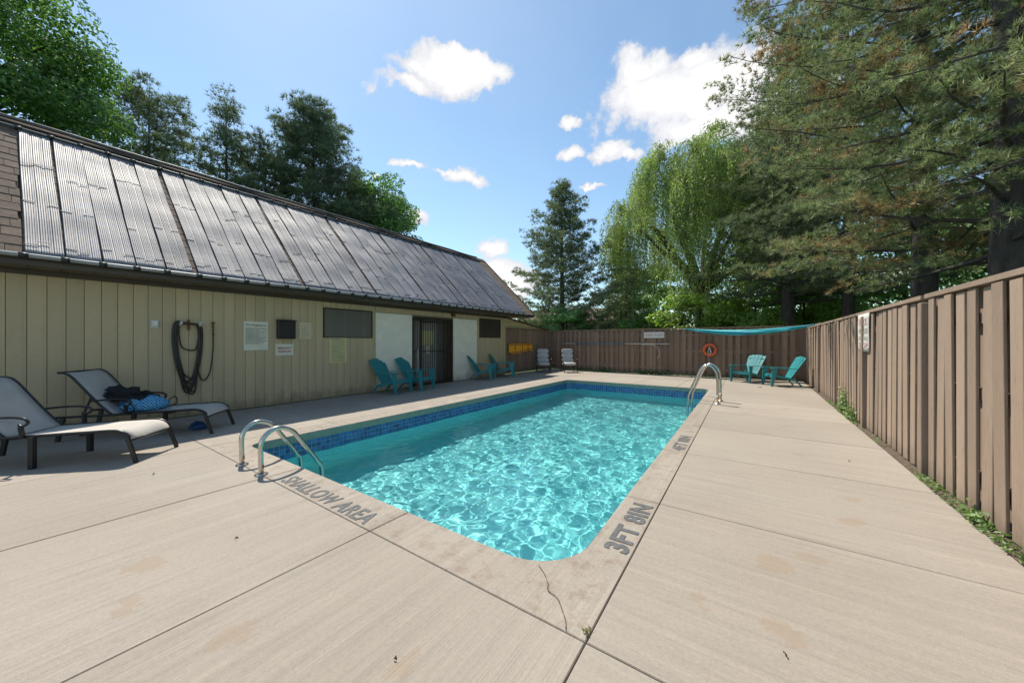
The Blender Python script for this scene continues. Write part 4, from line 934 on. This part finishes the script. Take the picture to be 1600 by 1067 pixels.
t, a, b = wall_sign('notice_sign', 'tall yellow notice full of small print below the shuttered window', 4.605, 5.065, .86, 1.495, M_PAPERY)
lines(t, -a + .06, a - .05, -b + .05, b - .08, 17, M_INK, 8, .008); lines(t, -a + .05, a - .05, b - .045, b - .03, 2, M_INK, 9, .012)
t = thing('telephone_box', 'black square box on the tan wall above the red lettered sign', 'box', (XW, 3.61, 1.66)); mb = MB(); mb.box(0, .11, -.18, .18, -.2, .2, bev=.01); mb.build('housing', M_BLACK, t); mb = MB(); mb.box(.111, .122, -.165, .165, -.185, .16, bev=.004); mb.build('door', M_FRAME, t); mb = MB(); mb.box(.0, .14, -.19, .19, .201, .222, bev=.004); mb.build('lid', M_BLACK, t); mb = MB(); mb.box(.123, .14, .13, .155, -.06, .0, bev=.004); mb.build('latch', M_BLACK, t)
t = thing('outlet_cover', 'small white weatherproof cover on the tan wall left of the hose', 'outlet', (XW, 1.52, 1.71)); mb = MB(); mb.box(0, .02, -.05, .05, -.07, .07, bev=.005); mb.build('plate', M_WHITE, t); mb = MB(); mb.box(.02, .06, -.04, .04, -.045, .055, bev=.008); mb.build('cover', M_WHITE, t)
# hose on its bracket
t = thing('hose_hanger', 'dark bracket on the tan wall that carries the coiled hose', 'bracket', (XW, 1.97, 1.66)); mb = MB(); mb.box(0, .012, -.02, .02, -.05, .14); mb.tube(smooth_path([(.01, -.14, .03), (.10, -.12, .05), (.11, 0, .055), (.10, .12, .05), (.01, .14, .03)], 4), .012, 6); mb.tube([(.1, -.13, .03), (.15, -.13, .09)], .011, 6); mb.tube([(.1, .13, .03), (.15, .13, .09)], .011, 6); mb.build('bracket_frame', M_BRASS, t)
for yy in (-.13, .14):
    mb = MB(); mb.tube([(.10, yy, .03), (.165, yy, .10)], .022, 8); mb.build('end_knob', M_ROPE, t)
hs = MB(); rs_ = random.Random(4); pts = []
for k in range(9):
    yl, yr = -.17 - rs_.uniform(-.03, .04), .12 + rs_.uniform(-.02, .05); bot = -1.02 - rs_.uniform(0, .22) + (.10 if k % 3 == 0 else 0); mid = rs_.uniform(-.03, .06); xo = .035 + .012 * (k % 4)
    pts += [(xo + .03, yl + .02, .02 + .01 * k % 3), (xo, yl - .02, -.12), (xo, yl - .0, -.5), (xo, yl + .06, -.82), (xo, mid - .05, bot + .03), (xo, mid + .04, bot + .03), (xo, yr - .03, -.80), (xo, yr + .02, -.45), (xo, yr + .03, -.12), (xo + .03, yr - .01, .045), (xo + .05, (yl + yr) / 2, .075)]
pts += [(.06, -.14, .02), (.05, -.12, -.3), (.05, -.06, -.40), (.05, .03, -.425), (.05, .10, -.39), (.05, .14, -.2), (.05, .13, -.8), (.05, .2, -1.0), (.05, .30, -.85), (.05, .345, -.45), (.05, .352, -.12)]
hs.tube(smooth_path(pts, 5), .0125, 6); t = thing('garden_hose', 'long black hose coiled over the bracket on the tan wall', 'hose', (XW, 1.97, 1.66)); hs.build('hose', M_HOSE, t); mb = MB(); mb.tube([(.05, .352, -.13), (.05, .352, -.09)], .018, 8); mb.build('coupling', M_BRASS, t)
t = thing('hose_tap', 'rusty brass tap on the tan wall right of the coiled hose', 'tap', (XW, 2.32, 1.70)); mb = MB(); mb.tube([(.0, 0, -.02), (.055, 0, -.02)], .013, 8); mb.tube([(.05, 0, .06), (.05, 0, -.12)], .014, 8); mb.build('body', M_BRASS, t); mb = MB(); mb.tube([(.05, 0, .06), (.05, 0, .075)], .035, 8); mb.build('handwheel', M_BRASS, t)
mb = MB(); mb.tube([(-.02, 0, 0), (-.02, 0, 1.0), (.0, -.02, 1.15)], .014, 6); t = thing('pole', 'thin pale pole leaning by the gate behind the teal chairs', 'pole', (-8.62, 7.35, 0)); mb.build('shaft', M_ROPE, t); mb = MB(); mb.box(-.03, .03, -.1, .1, 0, .05, bev=.008); mb.build('head', M_RED, t)

# yellow spine board on the brown fence
t = thing('spine_board', 'yellow plastic spine board with black handholes hung on the brown fence', 'spine board', (-8.655, 13.2, 1.09))
def hw(y): return .225 if y < -.45 else .225 - .075 * (y + .45) / 1.35
ysb = np.linspace(-.93, .93, 14); mb = MB(); pol = [(float(y), .225 if abs(y) < .9 else .19) for y in ysb] + [(float(y), .225 - 2 * hw(y) * 1.0 if abs(y) < .9 else -.19 + .02) for y in ysb[::-1]]
Mx = Matrix(((0, 0, 1, 0), (1, 0, 0, 0), (0, 1, 0, 0), (0, 0, 0, 1))); mb.prism(pol, 0, .045, Mx); mb.build('board', M_YELLOW, t)
hh = MB(); 
for y in np.linspace(-.83, .83, 12):
    zb_ = .225 - 2 * hw(y)
    for zc_ in (.225 - .055, zb_ + .055): hh.box(.0455, .050, y - .042, y + .042, zc_ - .028, zc_ + .028, bev=.001)
hh.build('handhole', M_BLACK, t)
for y in (-.5, .08, .55):
    mb = MB(); mb.box(.046, .056, y - .03, y + .03, .225 - 2 * hw(y) + .0, .225, bev=.002); mb.build('strap', M_STRAP, t)

# far fence: pole, hook, sign, ring
def fy(x): return 15.95 - .45 * (x + 8.7) / 10.12 - .055
t = thing('deep_area_sign', 'white sign with faded red DEEP AREA lettering on the far fence', 'sign', (-3.52, fy(-3.52) - .012, 1.672)); mb = MB(); mb.box(-.41, .41, -.012, 0, -.125, .125, bev=.003); mb.build('panel', M_WHITE, t); me = text_mesh('DEEP AREA', .15, .003); link('lettering', me, M_REDF, t, (0, -.0135, 0), (R(90), 0, 0))
PY_ = fy(-5.4) - .09
t = thing('reach_pole', 'long telescopic pole, blue in the middle, hung level along the far fence', 'pole', (-5.4, PY_, 1.30)); tl = R(-2.5)
for a, b, r_, m in ((-2.45, -1.75, .014, M_ROPE), (-1.75, .65, .02, M_BLUEPOLE), (.65, 2.5, .015, M_WHITE)):
    mb = MB(); mb.tube([(a, -a * .04, .0), (b, -b * .04, -.0)], r_, 8); mb.build('shaft_section', m, t)
for a in (-2.0, .7, 2.1):
    mb = MB(); mb.box(a - .02, a + .02, -a * .04 - .02, -a * .04 + .06, -.05, -.02); mb.build('hook', M_BLACK, t)
t = thing('shepherd_crook', 'thin white rescue hook curving down below the level pole', 'rescue hook', (-3.5, fy(-3.5) - .07, 1.1)); mb = MB(); mb.tube(smooth_path([(-.5, 0, .17), (-.12, 0, .17), (.08, 0, .08), (.2, 0, -.08), (.21, 0, -.25), (.13, 0, -.42)], 5), .009, 6); mb.build('crook', M_WHITE, t)
t = thing('life_ring', 'orange life ring with white rope hung on the far fence', 'life ring', (-1.44, fy(-1.44) - .07, 1.08)); mb = MB()
mb.tube([(.20 * math.cos(a), 0, .20 * math.sin(a)) for a in np.linspace(0, 2 * math.pi, 29)[:-1]], .062, 10, closed=True); mb.build('ring', M_ORANGE, t)
mb = MB(); mb.tube(smooth_path([(-.01, -.03, .12), (-.03, -.05, .02), (-.06, -.05, -.1), (-.01, -.06, -.17), (.05, -.05, -.1), (.02, -.05, .03), (0, -.03, .12), (.015, -.05, 0), (.03, -.05, -.14)], 4), .014, 6); mb.tube([(-.03, -.02, -.2), (-.035, -.0, -.5), (-.03, 0, -.75)], .006, 5); mb.build('rope', M_ROPE, t)
mb = MB(); mb.box(-.04, .04, .02, .065, .10, .16); mb.build('hook', M_BLACK, t)
# turquoise cloth stretched across the corner
def cloth(u):
    a, b = Vector((-2.3, fy(-2.3) - .03, 1.90)), Vector((1.40, 12.9, 1.875)); p = a.lerp(b, u); p.z -= .20 * 4 * u * (1 - u) * (.8 + .2 * u); return p
rows = []
for i in range(41):
    u = i / 40; c = cloth(u); wd = .015 + .10 * math.sin(math.pi * min(1, u * .98 + .02)) ** .8; t2 = []
    for j in range(6):
        v = j / 5 - .5; t2.append(c + Vector((.05 * math.sin(j * 2.3 + u * 9) - .03, .02 * math.cos(j * 3 + u * 7) - .04 * math.cos(v * 3), v * wd * 1.5)))
    rows.append(t2)
t = thing('hanging_cloth', 'turquoise cloth strung across the far right fence corner', 'cloth', cloth(.5)); mb = MB(); mb.sheet(rows, .004); o = mb.build('sheet', M_TARP, t, -Vector(t.location))
mb = MB(); mb.tube([cloth(0) + Vector((-.35, .01, .01)), cloth(0.01)], .006, 5); mb.tube([cloth(.99), Vector((1.42, 12.3, 1.89))], .006, 5); mb.build('cord', M_ROPE, t, -Vector(t.location))
# banner on the right fence
t = thing('fence_banner', 'faded white banner with red print hung near the top of the right fence', 'sign', (1.435, 7.87, 1.55)); rows = []
for i in range(9):
    z = .29 - .6 * i / 8; rows.append([(-.004 - .003 * math.sin(i * .7 + j * .9), -.36 + .72 * j / 6 + .015 * (i / 8) * (j - 3) * -.5, z) for j in range(7)])
mb = MB(); mb.sheet(rows, .003); mb.build('sheet', M_BANNER, t)
for s, sz, z, m in (('POOL', .15, .16, M_REDF), ('RULES', .10, .02, M_PAINTWORN), ('NO DIVING', .085, -.10, M_PAINTWORN), ('STOP', .11, -.21, M_REDF)):
    me = text_mesh(s, sz, .003); xs = [v.co.x for v in me.vertices]; me.transform(Matrix.Diagonal((.52 / (max(xs) - min(xs)), 1, 1, 1))); link('lettering', me, m, t, (-.0120, 0, z), (R(90), 0, R(-90)))

# ------------------------------------------------------------------ grab rails
def grab_rail(name, label, prof, ax, org, group):
    """prof in (along, z)"""
    t = thing(name, label, 'handrail', org, ax, group); P_ = smooth_path([(a, 0, z) for a, z in prof], 6); cutz = .16
    lowp = [p for p in P_[:10] if p.z <= .26]; mb = MB(); mb.tube(P_, .0245, 12); o = mb.build('rail_tube', M_STEEL, t); o.cycles.is_caustics_receiver = True
    mb = MB(); mb.tube([(prof[0][0], 0, .012), (prof[0][0], 0, prof[1][1] * .62)], .0252, 12); mb.build('rail_foot', M_RUSTST, t)
    mb = MB(); mb.tube([(prof[0][0], 0, .001), (prof[0][0], 0, .010), (prof[0][0], 0, .018)], [.062, .062, .045], 16); mb.build('flange', M_STEEL, t); return t
pn_ = [(0, 0), (-.005, .18), (.0, .33), (.06, .425), (.17, .462), (.30, .40), (.40, .26), (.58, -.02), (.62, -.10), (.63, -.3), (.63, -.75)]
grab_rail('grab_rail', 'near steel grab rail nearest the camera at the shallow end', pn_, R(90), (-4.27, 1.545, 0), 'steel grab rails by the pool')
grab_rail('grab_rail', 'near steel grab rail closest to the loungers at the shallow end', pn_, R(90), (-4.79, 1.545, 0), 'steel grab rails by the pool')
pf_ = [(0, 0), (0, .3), (.01, .60), (.06, .77), (.18, .865), (.31, .80), (.42, .58), (.56, .24), (.60, .10), (.61, -.2), (.61, -.8)]
grab_rail('grab_rail', 'far steel grab rail, front one of the pair at the deep end', pf_, R(180), (-.69, 9.1, 0), 'steel grab rails by the pool')
grab_rail('grab_rail', 'far steel grab rail, rear one of the pair at the deep end', pf_, R(180), (-.665, 9.56, 0), 'steel grab rails by the pool')

# ------------------------------------------------------------------ furniture
def adirondack(label):
    t = thing('adirondack_chair', label, 'chair', (0, 0, 0), 0, 'teal plastic garden chairs')
    # fan of five back slats
    for i in range(5):
        f = (i - 2) / 2; b0 = Vector((-.12, f * .17, .245)); b1 = Vector((-.50, f * .245, .93 - .035 * abs(f) ** 2)); mb = MB(); mb.bar(b0, b1, .082, .016, (1, 0, .5), .112); mb.build('back_slat', M_TEAL, t)
    for s, z, x in ((.20, .42, -.235), (.245, .78, -.435)):
        mb = MB(); mb.bar((x, -s, z), (x, s, z), .03, .06); mb.build('back_rail', M_TEAL, t)
    rows = [(.38, .30), (.385, .34), (.36, .362), (.28, .36), (.14, .325), (0, .28), (-.13, .245)]
    for i in range(5):
        f0 = -.255 + i * .103; mb = MB(); mb.sheet([[(x, f0, z), (x, f0 + .096, z)] for x, z in rows], .014, False); mb.build('seat_slat', M_TEAL, t)
    for s in (-1, 1):
        mb = MB(); mb.add([(.40, s * .30, .0), (.46, s * .30, .0), (.43, s * .31, .55), (.27, s * .31, .55), (.40, s * .335, .0), (.46, s * .335, .0), (.43, s * .335, .55), (.27, s * .335, .55)][:], [(0, 1, 2, 3), (7, 6, 5, 4), (0, 4, 5, 1), (1, 5, 6, 2), (2, 6, 7, 3), (3, 7, 4, 0)]); mb.build('leg', M_TEAL, t)
        mb = MB(); mb.bar((.30, s * .27, .33), (-.22, s * .27, .20), .022, .07); mb.bar((-.20, s * .27, .23), (-.40, s * .27, .0), .05, .03, (1, 0, .6)); mb.build('leg', M_TEAL, t)
        mb = MB(); mb.sheet([[(.47, s * .29, .562), (.47, s * .375, .562)], [(.40, s * .275, .57), (.40, s * .385, .57)], [(.1, s * .285, .563), (.1, s * .375, .563)], [(-.30, s * .235, .548), (-.30, s * .31, .548)]], .02, False); mb.build('armrest', M_TEAL, t)
    mb = MB(); mb.bar((.385, -.30, .315), (.385, .30, .315), .02, .075); mb.build('apron', M_TEAL, t); return t
ch = adirondack('teal chair against the white block panel, nearest of the wall chairs'); ch.location = (-8.22, 6.06, 0); ch.rotation_euler = (0, 0, R(14))
for lb, x, y, rz in (('teal chair beside the nearest one, in front of the gate edge', -8.22, 6.90, 16), ('teal chair in front of the narrow white panel right of the gate', -8.34, 10.12, 24), ('teal chair at the pool house corner under the small window', -8.32, 11.40, 30),
                     ('left teal chair of the two in the far right corner', -.20, 14.75, 238), ('right teal chair of the two in the far right corner, side on', .72, 14.05, 200)):
    c = copy_tree(ch, None, (x, y, 0), R(rz)); c['label'] = lb

def lounger(label):
    t = thing('sun_lounger', label, 'sun lounger', (0, 0, 0), 0, 'grey sling sun loungers'); W_ = .29
    seat = [(1.00, .255), (.985, .30), (.93, .352), (.83, .378), (.6, .372), (.3, .362), (.0, .352), (-.17, .345)]
    back = [(-.17, .345), (-.29, .47), (-.42, .63), (-.55, .80), (-.64, .91), (-.71, .955), (-.78, .962)]
    S = smooth_path([(x, 0, z) for x, z in seat], 4); B = smooth_path([(x, 0, z) for x, z in back], 4)
    mb = MB(); mb.sheet([[(p.x, -W_ + 2 * W_ * j / 6, p.z - .010 * (1 - (j / 3 - 1) ** 2)) for j in range(7)] for p in S], .006); mb.build('seat_sling', M_SLING, t)
    mb = MB(); mb.sheet([[(p.x - .012 * (1 - (j / 3 - 1) ** 2) * -1, -W_ + 2 * W_ * j / 6, p.z - .012 * (1 - (j / 3 - 1) ** 2)) for j in range(7)] for p in B], .006); mb.build('back_sling', M_SLING, t)
    for s in (-1, 1):
        y = s * (W_ + .012)
        mb = MB(); mb.tube([(p.x, y, p.z) for p in S[4:]] + [(-.5, y, .34), (-.82, y, .335)], .017, 7); mb.build('side_rail', M_FRAME, t)
        mb = MB(); mb.tube([(p.x, y - s * .004, p.z) for p in B], .016, 7); mb.build('back_rail', M_FRAME, t)
        mb = MB(); mb.bar((.955, y, .33), (1.06, y + s * .01, 0), .022, .04, (1, 0, 0)); mb.build('leg', M_FRAME, t)
        mb = MB(); mb.bar((.10, y + s * .02, .35), (.10, y + s * .02, 0), .045, .045, (1, 0, 0)); mb.build('leg', M_FRAME, t)
        mb = MB(); mb.bar((-.72, y, .335), (-.78, y, 0), .03, .045, (1, 0, 0)); mb.build('leg', M_FRAME, t)
        mb = MB(); mb.tube(smooth_path([(-.40, y + s * .03, .555), (-.12, y + s * .04, .575), (.05, y + s * .05, .56), (.09, y + s * .05, .51), (.04, y + s * .05, .475), (.0, y + s * .04, .49)], 5), .014, 6); mb.bar((.03, y + s * .035, .35), (.02, y + s * .045, .475), .03, .03, (1, 0, 0)); mb.build('armrest', M_FRAME, t)
        mb = MB(); mb.bar((-.52, y - s * .03, .345), (-.42, y - s * .03, .62), .02, .02, (1, 0, 0)); mb.build('back_strut', M_FRAME, t)
    for x, z in ((.995, .262), (-.78, .962), (-.17, .335), (.5, .335)): mb = MB(); mb.tube([(x, -W_, z), (x, W_, z)], .013, 6); mb.build('cross_bar', M_FRAME, t)
    return t
l1 = lounger('empty grey sling sun lounger nearest the camera at the left edge'); l1.location = (-6.84, .34, 0); l1.rotation_euler = (0, 0, R(45.5))
l2 = copy_tree(l1, None, (-7.72, 1.22, 0), R(48.5)); l2['label'] = 'grey sling sun lounger by the wall with a blue bag on it'

# blue bag and dark clothes on the far lounger
def lump(rx, ry, rz, seed, amp=.18, nu=26, nv=16, flat=.35):
    V = []; F = []
    for j in range(nv + 1):
        ph = math.pi * j / nv
        for i in range(nu):
            th = 2 * math.pi * i / nu; d = Vector((math.sin(ph) * math.cos(th), math.sin(ph) * math.sin(th), math.cos(ph))); k = 1 + amp * mnoise.fractal(d * 2.6 + Vector((seed * 7.3, 0, 0)), 1, 2, 4) * 1.6
            p = Vector((abs(d.x) ** .8 * math.copysign(1, d.x) * rx, abs(d.y) ** .8 * math.copysign(1, d.y) * ry, d.z * rz)) * k; p.z = max(p.z, -rz * flat); V.append(p)
    for j in range(nv):
        for i in range(nu): F.append((j * nu + i, (j + 1) * nu + i, (j + 1) * nu + (i + 1) % nu, j * nu + (i + 1) % nu))
    mb = MB(); mb.add(V, F, True); return mb
M_BAG = bpy.data.materials.new('striped blue bag'); M_BAG.use_nodes = True; tt = M_BAG.node_tree; bb_ = tt.nodes['Principled BSDF']; tx = tt.nodes.new('ShaderNodeTexWave'); tcx = tt.nodes.new('ShaderNodeTexCoord'); tt.links.new(tcx.outputs['Object'], tx.inputs[0]); tx.inputs['Scale'].default_value = 13; tx.inputs['Distortion'].default_value = 7; tx.inputs['Detail'].default_value = 2; tx.bands_direction = 'DIAGONAL'
cr_ = tt.nodes.new('ShaderNodeValToRGB'); tt.links.new(tx.outputs[0], cr_.inputs[0]); cr_.color_ramp.elements[0].color = (.01, .09, .28, 1); cr_.color_ramp.elements[1].color = (.16, .50, .70, 1); tt.links.new(cr_.outputs[0], bb_.inputs['Base Color']); bb_.inputs['Roughness'].default_value = .7
def on_l2(x, y, z): return l2.matrix_basis @ Vector((x, y, z))
t = thing('beach_bag', 'blue striped beach bag lying on the lounger by the wall', 'bag', on_l2(.02, 0, .37), R(48)); lump(.29, .17, .15, 3, .10).build('body', M_BAG, t, (0, 0, .05))
mb = MB(); mb.tube(smooth_path([(.22, .1, .08), (.32, .13, .16), (.36, .1, .06), (.28, .05, .02)], 5), .008, 5); mb.tube(smooth_path([(-.2, -.16, .1), (-.08, -.2, .14), (.0, -.19, .04), (-.06, -.17, -.02)], 5), .008, 5); mb.build('handle', M_BLACKFAB, t)
t = lump(.29, .17, .13, 9, .40, 40, 24).build('black_clothes', M_BLACKFAB, None, on_l2(-.20, .02, .545)); t.rotation_euler = (0, R(8), R(48)); tag(t, 'crumpled black clothes heaped on top of the blue bag', 'clothes')
t = lump(.13, .09, .075, 12, .25).build('blue_bundle', mat('blue bundle cloth', (.02, .10, .30), (.01, .04, .12), rough=.7, scale=9), None, on_l2(.66, .12, .027)); tag(t, 'small dark blue bundle on the deck under the far lounger', 'bundle')

def patio_chair(label):
    t = thing('patio_chair', label, 'chair', (0, 0, 0), 0, 'cushioned patio chairs'); 
    def pad(x0, x1, y0, y1, z0, z1, M=None):
        V = []; F = []; nu, nv = 20, 10
        for j in range(nv + 1):
            ph = math.pi * j / nv
            for i in range(nu):
                th = 2 * math.pi * i / nu; q = lambda v, e: abs(v) ** e * math.copysign(1, v); p = Vector(((x0 + x1) / 2 + (x1 - x0) / 2 * q(math.sin(ph), .5) * q(math.cos(th), .4), (y0 + y1) / 2 + (y1 - y0) / 2 * q(math.sin(ph), .5) * q(math.sin(th), .4), (z0 + z1) / 2 + (z1 - z0) / 2 * q(math.cos(ph), .6))); V.append(M @ p if M else p)
        for j in range(nv):
            for i in range(nu): F.append((j * nu + i, (j + 1) * nu + i, (j + 1) * nu + (i + 1) % nu, j * nu + (i + 1) % nu))
        mb = MB(); mb.add(V, F, True); return mb
    pad(-.26, .34, -.28, .28, .30, .45).build('seat_cushion', M_CUSH, t)
    Mb = Matrix.Translation((-.20, 0, .42)) @ Matrix.Rotation(R(-14), 4, 'Y')
    for k in range(3): pad(-.06, .05, -.27, .27, k * .215, (k + 1) * .215 + .01, Mb).build('back_cushion', M_CUSH, t)
    for s in (-1, 1):
        mb = MB(); mb.bar((.30, s * .30, .32), (.34, s * .30, 0), .03, .03, (1, 0, 0)); mb.build('leg', M_FRAME, t); mb = MB(); mb.bar((-.24, s * .30, .32), (-.32, s * .30, 0), .03, .03, (1, 0, 0)); mb.build('leg', M_FRAME, t)
        mb = MB(); mb.tube(smooth_path([(-.30, s * .31, .60), (.0, s * .33, .62), (.22, s * .34, .60), (.29, s * .34, .54), (.24, s * .33, .50)], 4), .016, 6); mb.bar((.26, s * .31, .32), (.24, s * .33, .51), .025, .025, (1, 0, 0)); mb.build('armrest', M_FRAME, t)
    mb = MB(); mb.box(-.27, .33, -.31, -.28, .27, .31); mb.box(-.27, .33, .28, .31, .27, .31); mb.box(.30, .33, -.28, .28, .27, .31); mb.box(-.27, -.24, -.28, .28, .27, .31); mb.bar((-.29, -.29, .3), (-.46, -.29, 1.04), .025, .025, (1, 0, 0)); mb.bar((-.29, .29, .3), (-.46, .29, 1.04), .025, .025, (1, 0, 0)); mb.box(-.475, -.445, -.29, .29, 1.02, 1.05); mb.build('frame', M_FRAME, t); return t
c1 = patio_chair('grey cushioned patio chair beside the yellow spine board'); c1.location = (-8.02, 14.15, 0); c1.rotation_euler = (0, 0, R(-56))
c2 = copy_tree(c1, None, (-7.02, 14.75, 0), R(-50)); c2['label'] = 'grey cushioned patio chair in front of the far fence below the pole end'

# ------------------------------------------------------------------ small things on the ground
def weeds(label, spots, seed, L=.05, W=.025, per=45, spread=.09, hgt=.12):
    rs = np.random.default_rng(seed); C = []; 
    for x, y, k in spots:
        n_ = int(per * k); C.append(np.stack([x + rs.normal(size=n_) * spread * .45, y + rs.normal(size=n_) * spread * 1.4, np.abs(rs.normal(size=n_)) * hgt * k * .5 + .01], 1))
    C = np.concatenate(C); C[:, 0] = np.clip(C[:, 0], 1.36, 1.56); n_ = len(C); nn = unit(rand_unit(rs, n_) * .7 + np.array([-.2, 0, .8])); D = unit(np.cross(nn, rand_unit(rs, n_))); Wv = unit(np.cross(nn, D)); V, F = rhombi(C, D, Wv, L * rs.uniform(.6, 1.4, n_), W * rs.uniform(.6, 1.3, n_)); return V, F
rs_ = random.Random(9); sp = []
for i in range(150):
    y = 3.0 + i * .055 + rs_.uniform(-.02, .02); k = max(0, mnoise.noise(Vector((y * .9, 3, 0))) * 1.7 + .12)
    if k > .15: sp.append((1.43 + rs_.uniform(-.03, .03), y, min(k, 1.0)))
V, F = weeds('', sp, 1, L=.036, W=.015, per=30, hgt=.045); tag(link('ground_weeds', np_mesh('ground_weeds', V, F), L_WEED), kind='stuff')
for i, (y, lb, k) in enumerate(((9.4, 'tallest leafy weed clump at the foot of the right fence', 2.6), (8.7, 'low bright weed clump just nearer than the tallest one', 1.5), (4.3, 'low weed clump at the fence foot nearest the camera', .55))):
    V, F = weeds('', [(1.44, y, k), (1.43, y + .04, k * .7), (1.43, y - .05, k * .6)], 20 + i, L=.06, W=.028, per=110, hgt=.17); o = link('weed_clump', np_mesh('weed_clump', V, F), L_WEED); tag(o, lb, 'weed', 'weeds along the right fence')
# undergrowth at the foot of the far fence
rs = np.random.default_rng(4); n_ = 2600; C = np.stack([rs.uniform(-7, -1.0, n_), 15.72 - rs.uniform(0, .12, n_), np.abs(rs.normal(size=n_)) * .10], 1); C = C[(np.sin(C[:, 0] * 3.1) + np.sin(C[:, 0] * 1.7 + 1) + rs.normal(size=n_) * .4) > -.1]; n_ = len(C)
nn = rand_unit(rs, n_); D = unit(np.cross(nn, rand_unit(rs, n_))); V, F = rhombi(C, D, unit(np.cross(nn, D)), .06, .03); tag(link('ground_vines', np_mesh('ground_vines', V, F), L_MAPLED), kind='stuff')
def dead_leaf(label, x, y, s, rz):
    mb = MB(); mb.sheet([[(-s, -s * .1, .006), (-s, s * .1, .006)], [(-s * .3, -s * .45, .012), (-s * .2, s * .5, .02)], [(s * .4, -s * .35, .010), (s * .3, s * .4, .022)], [(s, -s * .05, .006), (s, s * .1, .012)]], .0015); o = mb.build('fallen_leaf', M_DEADLEAF, None, (x, y, 0)); o.rotation_euler = (0, 0, R(rz)); tag(o, label, 'leaf', 'dead leaves on the deck')
for lb, x, y, s, rz in (('curled dead leaf on the deck in front of the two far corner chairs', .12, 13.1, .07, 20), ('small dead leaf on the bare slab in the bottom left', -3.02, .94, .016, 60), ('tiny dead leaf on the slab at the bottom edge', -1.30, .98, .012, 10), ('dead leaf right of the 3FT 8IN lettering', .11, 1.98, .016, 120), ('dead leaf on the middle slab left of the near rail', -5.2, .9, .02, 30), ('dead leaf near the foot of the fence, halfway along', .9, 5.6, .02, 75)):
    dead_leaf(lb, x, y, s * .75, rz)
V = []; rs = np.random.default_rng(8); C = np.stack([-.665 + rs.normal(size=26) * .008, 1.60 + rs.normal(size=26) * .012, np.abs(rs.normal(size=26)) * .01 + .004], 1); nn = unit(rand_unit(rs, 26) + np.array([0, 0, 1])); D = unit(np.cross(nn, rand_unit(rs, 26))); V, F = rhombi(C, D, unit(np.cross(nn, D)), .022, .007)
tag(link('joint_weed', np_mesh('joint_weed', V, F), leaf_mat('dry weed', (.10, .12, .03), (.2, .16, .06), .3)), 'tiny dry weed growing where two deck joints cross in front', 'weed')
